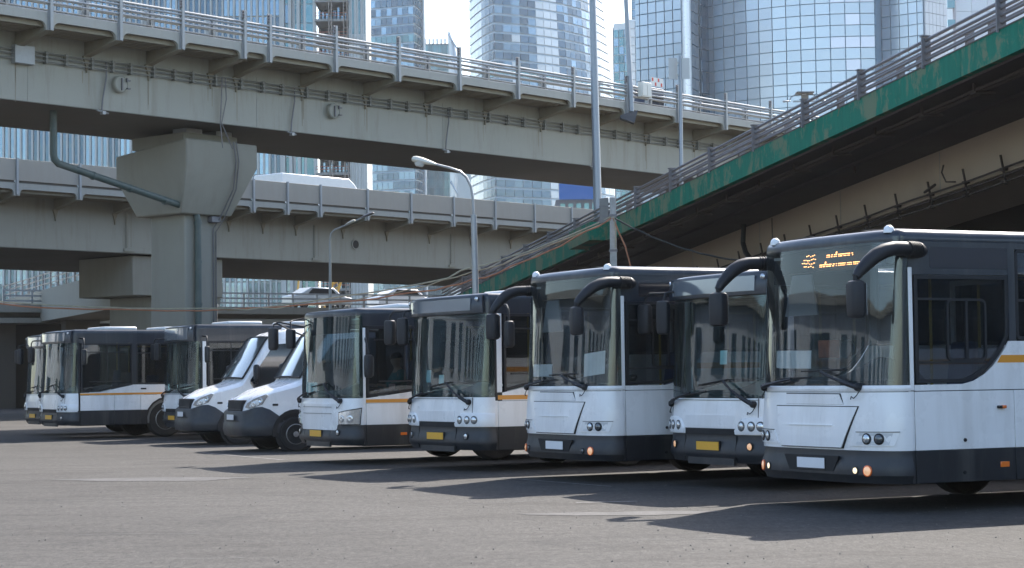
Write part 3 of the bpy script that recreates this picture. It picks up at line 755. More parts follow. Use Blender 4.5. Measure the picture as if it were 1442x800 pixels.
        mb = MB(); f.rect(mb, pa-0.02, pz-0.012, S-pa+0.02, pz+0.122, 0.054, 0.02, 2, None, 6); obj('plate_holder', mb, BLACKP, bm_)
        mb = MB(); f.rect(mb, pa, pz, S-pa, pz+0.11, 0.062, 0.01, 2, None, 6); obj('number_plate', mb, PLATE_Y, bm_, 0.003)
        for s_ in (0.52, S-0.52):
            P = f.pt(s_, 0.56, 0.042); N = f.nrm(s_, 0.56)
            mb = MB(); mb.lathe(P, N, [(0.056, 0), (0.056, 0.010), (0.048, 0.014), (0.045, 0.0)], 18); obj('lamp_bezel', mb, GAP, bm_)
            mb = MB(); mb.lathe(P, N, [(0.046, 0.002), (0.04, 0.014), (0, 0.022)], 18); obj('fog_lamp', mb, kw.get('fogm', LENS), bm_)
    # --- wipers and hoses
    wz = {'A': 1.335, 'L': 1.10, 'G': 1.13, 'M': 1.11}[style]
    for (s0, s1, b0, b1, dz) in (((0.62, 1.22, 0.86, 1.62, 0.17), (S-0.40, S-1.05, S-1.40, S-0.72, 0.09)) if A else ((0.46, 1.04, 0.98, 1.66, 0.30), (S-0.36, S-1.0, S-1.35, S-0.72, 0.15))):
        n_ = 7
        pa_ = [f.pt(s0+(s1-s0)*i/n_, wz+dz*(i/n_), 0.055+0.03*math.sin(math.pi*i/n_)) for i in range(n_+1)]
        mb = MB(); mb.tube(pa_, [0.028]*3+[0.016]*(n_-2), 6); mb.lathe(f.pt(s0, wz, 0.0), f.nrm(s0, wz), [(0.045, 0), (0.045, 0.05), (0.03, 0.075), (0, 0.08)], 10)
        wa = obj('wiper_arm', mb, BLACKP, root)
        pb_ = [f.pt(b0+(b1-b0)*i/8, wz+dz+0.02-(0.015 if A else 0.07)*(i/8), 0.028) for i in range(9)]
        mb = MB(); mb.tube(pb_, 0.011, 5); obj('wiper_blade', mb, RUBBER, wa)
        hs = s0-0.04 if s0 < 1 else s0-0.05
        mb = MB(); mb.tube([f.pt(hs+dx, wz+dz_, 0.03+oo) for dx, dz_, oo in ((0, -0.04, 0.02), (0.03, -0.09, 0.03), (0.08, -0.12, 0.025), (0.12, -0.10, 0.02), (0.15, -0.13, 0.0))], 0.006, 5); obj('washer_hose', mb, GAP, root)
    # --- mirrors
    def mirror_box(c, sx, sy, sz, rz, par, tilt=0.0):
        mb = MB()
        rows = []
        for (q, k_) in ((-0.5, 0.55), (-0.46, 0.86), (-0.36, 0.97), (0, 1.0), (0.36, 0.97), (0.46, 0.88), (0.5, 0.6)):
            row = []
            for px, py in rrect(-0.5, -0.5, 0.5, 0.5, 0.28, 3):
                x_, y_ = px*sx*k_, py*sy*k_
                row.append((c[0]+x_*math.cos(rz)-y_*math.sin(rz)+tilt*q*sz, c[1]+x_*math.sin(rz)+y_*math.cos(rz), c[2]+q*sz))
            rows.append(row)
        mb.grid(rows, close=True); mb.f.append(list(range(len(rows[0])))); mb.f.append([len(mb.v)-len(rows[0])+i for i in range(len(rows[0]))])
        h = obj('mirror_housing', mb, BLACKP, par)
        mb = MB(); co, si = math.cos(rz), math.sin(rz)
        q = [(sx*0.505, -sy*0.36, -sz*0.42), (sx*0.505, sy*0.36, -sz*0.42), (sx*0.505, sy*0.36, sz*0.42), (sx*0.505, -sy*0.36, sz*0.42)]
        pts = [(c[0]+a*co-b*si, c[1]+a*si+b*co, c[2]+z_) for a, b, z_ in q]
        mb.prism(pts, (0.004*co, 0.004*si, 0)); obj('mirror_glass', mb, LENS, h)
        return h
    if A:
        for v0, sg in ((0, -1), (W, 1)):
            mx = -0.80 if sg < 0 else -0.66
            path = [(0.20, 0.02, 2.77), (0.12, 0.05, 2.775), (0.0, 0.09, 2.78), (-0.16, 0.13, 2.785), (-0.30, 0.15, 2.78), (-0.43, 0.16, 2.75), (-0.54, 0.16, 2.70), (-0.64, 0.16, 2.63), (-0.745, 0.16, 2.54), (-0.795, 0.16, 2.475)]
            rad = [0.055, 0.084, 0.078, 0.074, 0.076, 0.080, 0.080, 0.073, 0.060, 0.046]
            mb = MB(); mb.tube([(a*(mx/-0.80) if a < 0 else a, v0+sg*b, c) for a, b, c in path], rad, 14, flat=0.95, up=(0, 1, 0)); am = obj('mirror_arm', mb, BLACKP, root)
            mb = MB()
            for k in range(7): mb.tube([(0.09-0.03*k, v0+sg*(0.060+0.010*k), 2.779), (0.08-0.03*k, v0+sg*(0.063+0.010*k), 2.779)], 0.087, 14)
            obj('mirror_arm_ribs', mb, RUBBER, am)
            mb = MB(); mb.tube([(mx, v0+sg*0.16, 2.50), (mx, v0+sg*0.16, 2.42)], 0.03, 8); obj('mirror_joint', mb, RUBBER, am)
            mirror_box((mx-0.0, v0+sg*0.16, 2.245), 0.16, 0.22, 0.39, 0.2*sg, am)
    elif Lz:
        for v0, sg, mu, mv, mz in ((0, -1, 0.02, 0.42, 2.16), (W, 1, -0.36, 0.38, 2.27)):
            path = [(0.10, -0.02, gt+0.12), (0.02, 0.10, gt+0.13), (mu+0.02, mv-0.10, gt+0.12), (mu, mv-0.02, gt+0.06), (mu, mv, gt-0.06), (mu, mv, mz+0.1)]
            mb = MB(); mb.tube([(a, v0+sg*b, c) for a, b, c in path], 0.018, 7); am = obj('mirror_arm', mb, BLACKP, root)
            mirror_box((mu, v0+sg*mv, mz), 0.13, 0.22, 0.42, 0.25*sg, am)
        if style == 'L':
            am2 = MB(); P = f.pt(S-0.52, 2.62, 0.10); am2.tube([P, f.pt(S-0.52, 2.60, 0.22), f.pt(S-0.52, 2.50, 0.24)], 0.02, 6); am = obj('mirror_arm', am2, BLACKP, root)
            c_ = f.pt(S-0.52, 2.27, 0.24); mirror_box(c_, 0.12, 0.20, 0.46, 0.3, am)
    else:
        mb = MB(); mb.tube([(0.05, -0.01, 2.20), (0.0, -0.12, 2.18), (0.0, -0.20, 2.05), (0.02, -0.21, 1.9)], 0.018, 7); am = obj('mirror_arm', mb, BLACKP, root)
        mirror_box((0.02, -0.20, 1.71), 0.14, 0.22, 0.40, -0.2, am)
        mb = MB()
        for dz in (0, -0.13): mb.tube([(0.0, W+0.01, 2.45+dz*1.5), (-0.25, W+0.14, 2.50+dz), (-0.52, W+0.27, 2.56+dz*0.3), (-0.60, W+0.30, 2.52), (-0.62, W+0.30, 2.42)], 0.017, 7)
        am = obj('mirror_arm', mb, BLACKP, root); mirror_box((-0.62, W+0.30, 2.25), 0.13, 0.22, 0.42, 0.2, am)
        mb = MB(); mb.tube([f.pt(S-0.25, 2.62, 0.02), f.pt(S-0.32, 2.58, 0.22), f.pt(S-0.45, 2.55, 0.27), f.pt(S-0.50, 2.42, 0.26)], 0.015, 7); am = obj('mirror_arm', mb, BLACKP, root)
        mirror_box(f.pt(S-0.50, 2.24, 0.26), 0.12, 0.20, 0.36, 0.3, am)
    # --- side lamps and caps
    if A:
        mb = MB(); mb.box(1.16, 1.24, -0.035, -0.002, 1.085, 1.115); mk = obj('side_marker', mb, BLACKP, root, 0.006); mb = MB(); mb.box(1.215, 1.27, -0.04, -0.003, 1.083, 1.117); obj('marker_lens', mb, LENS_AMBER, mk, 0.006)
        mb = MB(); mb.box(1.19, 1.31, -0.016, -0.002, 0.45, 0.51); obj('side_reflector', mb, mat('orange_reflector', (0.85, 0.2, 0.03), 0.2, coat=1), root, 0.004)
        for (u_, z_) in ((0.715, 0.755), (0.70, 0.41)):
            mb = MB(); mb.lathe((u_, -0.002, z_), (0, -1, 0), [(0.022, 0), (0.02, 0.012), (0, 0.013)], 6); obj('jacking_cap', mb, GAP, root)
    elif style == 'G':
        mb = MB(); mb.box(1.73, 1.88, -0.03, -0.002, 1.29, 1.33); obj('side_marker', mb, BLACKP, root, 0.006)
    else:
        mb = MB(); mb.box(0.70, 0.82, -0.016, -0.002, 0.50, 0.55); obj('side_reflector', mb, mat('orange_reflector', (0.85, 0.2, 0.03), 0.2, coat=1), root, 0.004)
    # --- interior
    mb = MB(); mb.box(0.0, L-0.1, 0.06, W-0.06, zb+0.02, zb+0.06); obj('floor', mb, INNER, root)
    mb = MB()
    for v_ in (0.052, W-0.072): mb.box(0.12, L-0.12, v_, v_+0.02, zb+0.06, (1.30 if A else 1.12))
    mb.box(-0.02, 0.0, 0.15, W-0.15, zb+0.05, 1.25 if A else 1.10)
    obj('inner_lining', mb, INNER, root)
    dz = 1.36 if A else 1.20
    mb = MB(); rows = []
    for v_ in np.linspace(0.14, W-0.14, 15):
        hump = (0.22 if A else 0.14)*math.exp(-((v_-0.75)/0.5)**2)
        ui = float(np.interp(v_, f.v, f.u))
        rows.append([(ui+0.08, v_, zb+0.1), (ui+0.08, v_, dz-0.06), (ui+0.14, v_, dz), (0.02, v_, dz+0.05+hump*0.6), (0.22, v_, dz+0.08+hump), (0.34, v_, dz+hump-0.02), (0.34, v_, dz-0.3), (0.34, v_, zb+0.1)])
    mb.grid(rows); obj('dashboard', mb, mat('dashboard_plastic', (0.07, 0.075, 0.08), 0.5, var=0.1), root)
    mb = MB(); c0 = Vector((0.42, 0.72, dz+0.02)); ax = Vector((-0.55, 0, 1)).normalized(); x_ = ax.orthogonal().normalized(); y_ = ax.cross(x_)
    mb.tube([c0+x_*(0.23*math.cos(a))+y_*(0.23*math.sin(a)) for a in np.linspace(0, 2*math.pi, 25)], 0.016, 6)
    mb.tube([c0-x_*0.22, c0+x_*0.22], 0.012, 5); mb.tube([c0-y_*0.22, c0+y_*0.22], 0.012, 5); mb.tube([c0, c0-ax*0.35], 0.03, 6)
    obj('steering_wheel', mb, BLACKP, root)
    mb = MB(); mb.box(0.78, 1.24, 0.48, 0.96, 0.95, 1.08); mb.hexa([(1.20, 0.48, 1.05), (1.32, 0.48, 1.05), (1.32, 0.96, 1.05), (1.20, 0.96, 1.05)], [(1.30, 0.52, 1.82), (1.38, 0.52, 1.82), (1.38, 0.92, 1.82), (1.30, 0.92, 1.82)]); mb.box(0.95, 1.1, 0.62, 0.82, zb+0.06, 0.95)
    obj('driver_seat', mb, SEATM, root, 0.03)
    mb = MB(); mb.box(1.50, 1.53, 0.08, 1.15, zb+0.06, 1.75); mb.box(1.50, 1.53, 0.08, 0.14, 1.75, gt); mb.box(1.50, 1.53, 1.09, 1.15, 1.75, gt); mb.box(1.50, 1.53, 0.14, 1.09, gt-0.06, gt); obj('cab_partition', mb, INNER_L if A else INNER, root)
    st = None
    for side in (0, 1):
        for k in range(7):
            u_ = 2.3+k*0.92; v_ = 0.12 if side == 0 else W-1.02
            if st is None:
                mb = MB(); mb.box(0, 0.42, 0, 0.88, 0.62, 0.70); mb.hexa([(0.38, 0, 0.68), (0.46, 0, 0.68), (0.46, 0.88, 0.68), (0.38, 0.88, 0.68)], [(0.47, 0.02, 1.32), (0.53, 0.02, 1.32), (0.53, 0.86, 1.32), (0.47, 0.86, 1.32)]); mb.box(0.1, 0.2, 0.1, 0.78, 0.1, 0.62)
                st = obj('passenger_seat', mb, SEATM, root, 0.02); st.location = (u_, v_, zb)
            else:
                o_ = st.copy(); COL.objects.link(o_); o_.location = (u_, v_, zb); o_.parent = root
    for (u_, v_) in ((1.75, 0.95), (1.7, 1.75), (3.2, 1.1), (3.2, 1.6), (5.0, 1.1), (5.0, 1.6), (7.0, 1.1)):
        mb = MB(); mb.tube([(u_, v_, zb+0.05), (u_, v_, H-0.18)], 0.018, 7); obj('handrail_pole', mb, YPOLE, root)
    mb = MB()
    for v_ in (0.95, 1.6): mb.tube([(1.7, v_, H-0.42), (9.0, v_, H-0.42)], 0.016, 6)
    obj('handrail_bar', mb, YPOLE, root)
    if A:
        mb = MB(); f.rect(mb, 0.45, 2.62, S-0.50, 2.85, -0.10, 0.10, 2); lb = obj('destination_sign', mb, LEDBOX, root)
        mb = MB(); f.patch(mb, ((1.55, 2.14), (2.25, 2.14), (2.1, 2.60), (1.7, 2.60)), -0.12, 0.02, 6, 2); obj('sun_blind', mb, mat('grey_blind', (0.16, 0.17, 0.18), 0.8), root)
        if kw.get('led'):
            rr_ = random.Random(3); mb = MB()
            def dash(s_, z_, w_): f.rect(mb, s_, z_-0.004, s_+w_, z_+0.004, -0.095, 0.004, 1, None, 1)
            for (z_, a, b) in ((2.802, 1.60, 1.78), (2.760, 1.58, 1.80), (2.720, 1.60, 1.84), (2.680, 1.62, 1.80)):
                s_ = a
                while s_ < b:
                    w_ = rr_.uniform(0.010, 0.022); dash(s_, z_+rr_.choice((-0.007, 0, 0.007)), w_); s_ += w_+rr_.uniform(0.012, 0.03)
            for (z_, a, b) in ((2.782, 0.90, 1.38), (2.680, 0.66, 1.50)):
                s_ = a
                while s_ < b:
                    w_ = rr_.uniform(0.012, 0.026); dash(s_, z_+0.010, w_); dash(s_+rr_.uniform(-0.004, 0.012), z_-0.010, w_*rr_.uniform(0.4, 1.0))
                    s_ += w_+rr_.choice((0.008, 0.010, 0.010, 0.03))
            for (s_, z_) in ((1.18, 2.818), (1.38, 2.718)): dash(s_, z_, 0.02); dash(s_+0.004, z_-0.012, 0.02)
            obj('led_letters', mb, LEDM, lb, smooth=False)
    # --- underside
    mb = MB(); mb.box(0.1, L-0.2, 0.25, W-0.25, zb-0.02, zb+0.015); mb.box(wu-0.06, wu+0.06, 0.2, W-0.2, 0.36, 0.5); mb.box(ru-0.1, ru+0.1, 0.2, W-0.2, 0.34, 0.55)
    obj('chassis', mb, GAP, root)
    for (u_, v_, sg) in ((wu, 0.17, -1), (wu, W-0.17, 1), (ru, 0.17, -1), (ru, W-0.17, 1)):
        add_wheel(root, u_, v_, 0.48, 0.48, sg)
    return root, f

bus_a, fa = make_bus('nearest white bus at the right edge with orange lettered sign in its windscreen', 4.19, 21.05, 27, 'A', led=True)
bus_b, fb = make_bus('white bus with tall rounded windscreen and no lettered sign, right below the weathered pole', 1.51, 27.69, 27.3, 'A', fogm=LENS_DARK)
bus_i, fi = make_bus('white bus with yellow plate and triple round lamps squeezed between two buses with white plates', 3.47, 25.32, 27, 'L', fogm=LENS_ON)
bus_c, fc = make_bus('white bus with blank destination box just left of the rounded bus below the pole', -0.29, 31.49, 31, 'L')
bus_d, fd = make_bus('white bus with large slanted headlamps and yellow plate beside the white minibus', -2.61, 34.64, 27, 'M')
bus_f, ff = make_bus('dark roofed bus standing behind the farther white minibus, only its upper front showing', -7.9, 50.5, 27, 'L', dh=0.1)
bus_g, fg = make_bus('far left white and dark bus seen mostly from its side with a visible front wheel', -11.48, 52.6, 31, 'G')
bus_h, fh = make_bus('farthest bus, half hidden behind the leftmost long white and dark bus', -12.9, 56.6, 30, 'L', dh=0.06)

# ------------------------------------------------------------ minibuses
def make_van(label, x, y, yaw):
    """origin at the foot of the near front wheel; u rearwards, v across to the far side"""
    root = thing('minibus', label, 'minibus', (x, y, 0), R(yaw), 'white minibuses side by side')
    W = 2.07; u0 = -1.0; L = 5.9; VP = W/2
    ft = lambda u: float(np.interp(u-u0, [0.0, 0.06, 0.15, 0.5, 1.0, 1.12, 1.75, 2.0, 2.3, 3.0, 5.8, 5.9], [0.86, 1.00, 1.10, 1.28, 1.41, 1.46, 2.44, 2.60, 2.68, 2.72, 2.72, 2.60]))
    def half(u, z):
        q = u-u0
        w = float(np.interp(q, [0, 0.05, 0.15, 0.4, 0.8, 1.3, 5.7, 5.9], [0.62, 0.76, 0.87, 0.965, 1.01, W/2, W/2, W/2-0.06]))
        return w*(1-0.115*max(0, (z-1.25)/1.45)**1.3)
    ulist = [0, 0.04, 0.09, 0.15, 0.3, 0.5, 0.75, 1.0, 1.12, 1.35, 1.55, 1.75, 1.9, 2.05, 2.3, 2.7, 3.2, 4.2, 5.0, 5.6, 5.8, 5.9]
    rows = []
    NZ = 12
    for q in ulist:
        u = u0+q; zt = ft(u); zl = 0.42; row = []
        for side in (0, 1):
            pts = []
            for k in range(NZ+1):
                t = k/NZ; z = zl+(zt-zl)*t
                rr = min(0.22 if q > 2.2 else 0.09, (zt-zl)*0.4)
                d = 0.0
                if z > zt-rr: a = (z-(zt-rr))/rr; d = rr*(1-math.sqrt(max(0, 1-a*a)))
                pts.append((u-0.10*(1-(half(u, z)-d)/VP)*0, half(u, z)-d, z))
            row.append(pts)
        near = [(a, VP-b, c) for a, b, c in row[0]]; far = [(a, VP+b, c) for a, b, c in row[1]]
        tops = [(u-(0.06*(1-t*t) if 0.02 < q < 1.9 else 0), VP+t*(half(u, zt)-min(0.22 if q > 2.2 else 0.09, (zt-zl)*0.4)), zt+0.02*(1-t*t)) for t in (-0.8, -0.4, 0, 0.4, 0.8)]
        rows.append(near+tops+far[::-1])
    mb = MB(); mb.grid(rows); mb.f.append(list(range(len(rows[0])))); k = (len(rows)-1)*len(rows[0]); mb.f.append([k+i for i in range(len(rows[0]))])
    obj('body', mb, W_PAINT, root)
    def side(mb, pts, off, sd, th=0.02, div=1):
        out = []
        for u, z in pts:
            h = half(u, z)+off; out.append((u, VP-h if sd == 0 else VP+h, z))
        return mb.prism(out, (0, th if sd == 0 else -th, 0))
    # windscreen on the raked face
    rows = []
    for q in np.linspace(1.15, 1.80, 8):
        u = u0+q; z = ft(u); h = half(u, z)-0.085
        rows.append([(u-0.022-0.06*(1-t*t), VP+t*h, z+0.034+0.02*(1-t*t)) for t in np.linspace(-1, 1, 11)])
    mb = MB(); mb.grid(rows); ws = obj('windscreen', mb, mat('van_windscreen', (0.08, 0.1, 0.104), 0.08, var=0.25, scale=1.5, coat=1.0, spec=0.9), root)
    edge = [r[0] for r in rows]+rows[-1][1:]+[r[-1] for r in rows[::-1]][1:]+rows[0][::-1][1:]
    mb = MB(); mb.tube(edge, 0.022, 5); obj('windscreen_seal', mb, RUBBER, ws)
    for t0, t1 in ((-0.35, 0.45), (0.55, -0.10)):
        q = 1.17; u = u0+q
        mb = MB(); mb.tube([(u0+1.10, VP+t0*0.85, ft(u0+1.10)+0.07), (u0+1.22, VP+(t0+t1)*0.42, ft(u0+1.22)+0.06), (u0+1.30, VP+t1*0.85, ft(u0+1.30)+0.055)], 0.012, 5); obj('wiper', mb, BLACKP, root)
    # black bumper and lower wing cladding
    rows = []
    for sd in (0, 1):
        for q in ([0.78, 0.66, 0.5, 0.36, 0.24, 0.14, 0.07, 0.02] if sd == 0 else [0.02, 0.07, 0.14, 0.24, 0.36, 0.5, 0.66, 0.78]):
            u = u0+q; top = float(np.interp(q, [0, 0.1, 0.3, 0.45, 0.78], [0.84, 0.88, 0.95, 0.92, 0.66]))
            r = []
            for z, o in ((0.30, -0.06), (0.34, 0.02), (0.45, 0.045), (0.58, 0.035), (0.62, 0.02), (top-0.03, 0.022), (top, 0.004), (top, -0.04)):
                h = half(u, z)+o; uu = u-(0.07+o if q < 0.2 else 0.07*(0.78-q)/0.58+o*0.3)
                r.append((uu, VP-h if sd == 0 else VP+h, z))
            rows.append(r)
    mb = MB(); mb.grid(rows); bm_ = obj('front_bumper', mb, BUMPER, root)
    # grille with slats
    mb = MB(); gw = 0.50
    mb.hexa([(u0-0.06, VP-gw, 0.50), (u0-0.06, VP+gw, 0.50), (u0+0.04, VP+gw, 0.50), (u0+0.04, VP-gw, 0.50)], [(u0-0.02, VP-gw-0.06, 1.08), (u0-0.02, VP+gw+0.06, 1.08), (u0+0.1, VP+gw+0.06, 1.08), (u0+0.1, VP-gw-0.06, 1.08)])
    gr = obj('grille', mb, GAP, root, 0.02)
    for k in range(7):
        z = 0.56+0.08*k; uu = u0-0.085+0.012*k
        if 0.68 < z < 0.78: continue
        mb = MB(); mb.box(uu, uu+0.05, VP-gw-0.01*k*0.8, VP+gw+0.01*k*0.8, z-0.016, z+0.016); obj('grille_slat', mb, BLACKP, gr, 0.006)
    mb = MB(); mb.box(u0-0.13, u0-0.12, VP-0.26, VP+0.26, 0.665, 0.775); obj('number_plate', mb, PLATE_W, bm_, 0.003)
    for sd in (0, 1):
        # headlamps: swept triangles round the corner
        pts = [(0.03, 0.93), (0.10, 0.90), (0.34, 0.99), (0.46, 1.18), (0.40, 1.20), (0.16, 1.10), (0.06, 1.02)]
        mb = MB()
        o_ = []
        for q, z in pts:
            u = u0+q; h = half(u, z)+0.012; o_.append((u-0.03, VP-h if sd == 0 else VP+h, z))
        mb.prism(o_, (0.03, 0.05 if sd == 0 else -0.05, 0)); hl = obj('headlamp', mb, LENS, root, 0.008)
        for q, z, rr in ((0.17, 0.985, 0.06), (0.31, 1.07, 0.055)):
            u = u0+q; h = half(u, z)+0.0; N = Vector((-0.75, -0.66 if sd == 0 else 0.66, 0))
            mb = MB(); mb.lathe((u-0.03, VP-h if sd == 0 else VP+h, z), N, [(rr, 0), (rr, 0.014), (rr*0.8, 0.018), (0, 0.006)], 14); obj('lamp_reflector', mb, LENS, hl)
        # windows
        def spatch(us, zb_, zt_, off, nz=7):
            mb = MB(); rows = []
            for u in us:
                a_, b_ = zb_(u), zt_(u)
                rows.append([(u, (VP-half(u, z)-off) if sd == 0 else (VP+half(u, z)+off), z) for z in np.linspace(a_, b_, nz)])
            inn = [[(p[0], p[1]+(0.03 if sd == 0 else -0.03), p[2]) for p in r_] for r_ in rows]
            mb.grid(rows); mb.grid([rows[0], inn[0]]); mb.grid([rows[-1], inn[-1]]); mb.grid([[r_[0] for r_ in rows], [r_[0] for r_ in inn]]); mb.grid([[r_[-1] for r_ in rows], [r_[-1] for r_ in inn]])
            return mb
        VG = mat('van_dark_glass', (0.02, 0.024, 0.028), 0.06, var=0.2, coat=1.0, spec=0.8)
        zb1 = lambda u: float(np.interp(u-u0, [1.30, 1.36, 1.48, 1.62, 2.34], [1.42, 1.32, 1.26, 1.25, 1.29]))
        zt1 = lambda u: min(2.36, float(np.interp(u-u0, [1.30, 1.90, 2.34], [1.50, 2.33, 2.36])))
        obj('side_window', spatch([u0+q for q in (1.30, 1.36, 1.48, 1.62, 1.8, 1.95, 2.1, 2.34)], zb1, zt1, 0.010), VG, root)
        for k in range(3):
            a = u0+2.44+1.08*k
            obj('side_window', spatch(np.linspace(a, a+1.0, 5), lambda u: 1.30, lambda u: 2.36, 0.010), VG, root)
        mb = MB(); mb.box(u0+1.30, u0+1.31, (VP-half(u0+1.3, 1)-0.003) if sd == 0 else (VP+half(u0+1.3, 1)-0.01), (VP-half(u0+1.3, 1)+0.01) if sd == 0 else (VP+half(u0+1.3, 1)+0.003), 0.55, 1.25)
        mb.box(u0+2.39, u0+2.40, (VP-W/2-0.003) if sd == 0 else (VP+W/2-0.01), (VP-W/2+0.01) if sd == 0 else (VP+W/2+0.003), 0.55, 1.30); tag(obj('door_seam', mb, GAP, root), kind='stuff')
        # mirrors
        s_ = -1 if sd == 0 else 1; bv = VP+s_*half(u0+1.45, 1.5)
        mb = MB(); mb.tube([(u0+1.45, bv, 1.42), (u0+1.40, bv+s_*0.14, 1.46), (u0+1.40, bv+s_*0.18, 1.52)], 0.03, 6); am = obj('mirror_arm', mb, BLACKP, root)
        mb = MB(); mb.box(u0+1.33, u0+1.45, min(bv+s_*0.10, bv+s_*0.32), max(bv+s_*0.10, bv+s_*0.32), 1.48, 1.86); obj('mirror_housing', mb, BLACKP, am, 0.05)
        # wheel arches and wheels
        for wu_ in (0.0, 3.75):
            rows = []
            for t in np.linspace(-0.12, math.pi+0.12, 15):
                cu, cz = wu_+math.cos(t), 0; rin, rout = 0.42, 0.50
                rows.append([(wu_+rout*math.cos(t), VP+s_*(half(wu_, 0.6)+0.0), 0.38+rout*math.sin(t)), (wu_+rout*math.cos(t), VP+s_*(half(wu_, 0.6)+0.03), 0.38+rout*math.sin(t)), (wu_+rin*math.cos(t), VP+s_*(half(wu_, 0.6)+0.03), 0.38+rin*math.sin(t)), (wu_+rin*math.cos(t), VP+s_*(half(wu_, 0.6)-0.3), 0.38+rin*math.sin(t))])
            mb = MB(); mb.grid(rows); wa = obj('wheel_arch', mb, RUBBER, root)
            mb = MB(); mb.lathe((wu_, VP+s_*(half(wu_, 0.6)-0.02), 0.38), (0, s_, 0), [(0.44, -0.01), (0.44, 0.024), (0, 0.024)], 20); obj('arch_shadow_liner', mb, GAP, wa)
            add_wheel(root, wu_, VP+s_*(half(wu_, 0.6)-0.05), 0.36, 0.36, s_, 0.21, bolts=6)
        mb = MB(); mb.box(u0+0.52, u0+0.64, (VP-half(u0+0.58, 0.98)-0.012) if sd == 0 else (VP+half(u0+0.58, 0.98)-0.01), (VP-half(u0+0.58, 0.98)+0.01) if sd == 0 else (VP+half(u0+0.58, 0.98)+0.012), 0.955, 1.0); obj('side_indicator', mb, BLACKP, root, 0.006)
        mb = MB(); mb.box(u0+0.80, u0+4.25 if False else u0+4.3, VP+s_*(W/2-0.03)-0.02, VP+s_*(W/2-0.03)+0.02, 0.30, 0.46) if False else mb.box(u0+1.52, u0+4.2, VP+s_*(W/2-0.01)-0.02, VP+s_*(W/2-0.01)+0.02, 0.32, 0.50); obj('sill_panel', mb, BUMPER, root, 0.01)
    for v_ in (VP-0.45, VP+0.45):
        mb = MB(); mb.lathe((u0+2.3, v_, 2.70), (0, 0, 1), [(0.07, 0), (0.06, 0.04), (0, 0.05)], 10); obj('roof_marker', mb, W_PAINT, root)
    mb = MB(); mb.box(u0+0.1, u0+L-0.1, VP-0.8, VP+0.8, 0.25, 0.45); obj('chassis', mb, GAP, root)
    return root
make_van('nearer white minibus with black bumper, directly left of the bus with slanted headlamps', -4.55, 41.62, 23)
make_van('farther white minibus with black bumper, half hidden by the other minibus to its right', -6.42, 46.5, 23)

# ------------------------------------------------------------ upper viaduct
def frame_thing(name, label, cat, p0, b): return thing(name, label, cat, (p0[0], p0[1], 0), R(b))
def tubes(mb, pts, r, seg=6): return mb.tube(pts, r, seg)

v1 = frame_thing('upper_viaduct', 'pale steel viaduct with railings crossing the whole picture above the buses', 'viaduct', (-2.85, 70), 49)
T0, T1 = -45.0, 60.0
posts1 = [-44.6+0, -41.5, -38.4, -35.3, -32.2, -29.1, -26, -22.9, -19.5, -16.11, -13.63+0.05, -11.18, -8.63, -7.54, -4.58, -1.54, 1.58, 4.80, 8.05, 11.39, 14.80, 18.22, 21.62, 25.0, 28.4, 31.8, 35.2, 38.6, 42, 45.4, 48.8, 52.2, 55.6, 59]
def bracket_mesh(z_foot, z_top, off_end, z_end, th=0.12, flange=0.26, half_=None):
    mb = MB()
    prof = [(0.02, z_foot), (0.10, z_foot-0.01), (off_end*0.35, z_foot-0.09), (off_end*0.65, z_foot-0.19), (off_end, z_end)]
    for (a, za), (b, zb_) in zip(prof[:-1], prof[1:]):
        mb.hexa([(-th/2, a, za), (th/2, a, za), (th/2, b, zb_), (-th/2, b, zb_)], [(-th/2, a, z_top), (th/2, a, z_top), (th/2, b, z_top), (-th/2, b, z_top)])
        mb.hexa([(-flange/2, a, za-0.03), (flange/2, a, za-0.03), (flange/2, b, zb_-0.03), (-flange/2, b, zb_-0.03)], [(-flange/2, a, za-0.001), (flange/2, a, za-0.001), (flange/2, b, zb_-0.001), (-flange/2, b, zb_-0.001)])
    return mb
def fascia_piece(L_, zt, zm, zf, leg=0.26, rad=0.24, th=0.10, first=True):
    """edge plate between two bracket feet, lower corners rounded into the feet"""
    p = [(0, zt), (L_, zt), (L_, zf), (L_-leg/2, zf), (L_-leg/2, zm-rad*0.9)]
    for k in range(5):
        a = R(90*k/4); p.append((L_-leg/2-rad*(1-math.cos(a)), zm-rad*0.9+rad*0.9*math.sin(a)))
    for k in range(5):
        a = R(90-90*k/4); p.append((leg/2+rad*(1-math.cos(a)), zm-rad*0.9+rad*0.9*math.sin(a)))
    p += [(leg/2, zf), (0, zf)]
    mb = MB(); mb.prism([(x, 0, z) for x, z in p], (0, th, 0)); return mb

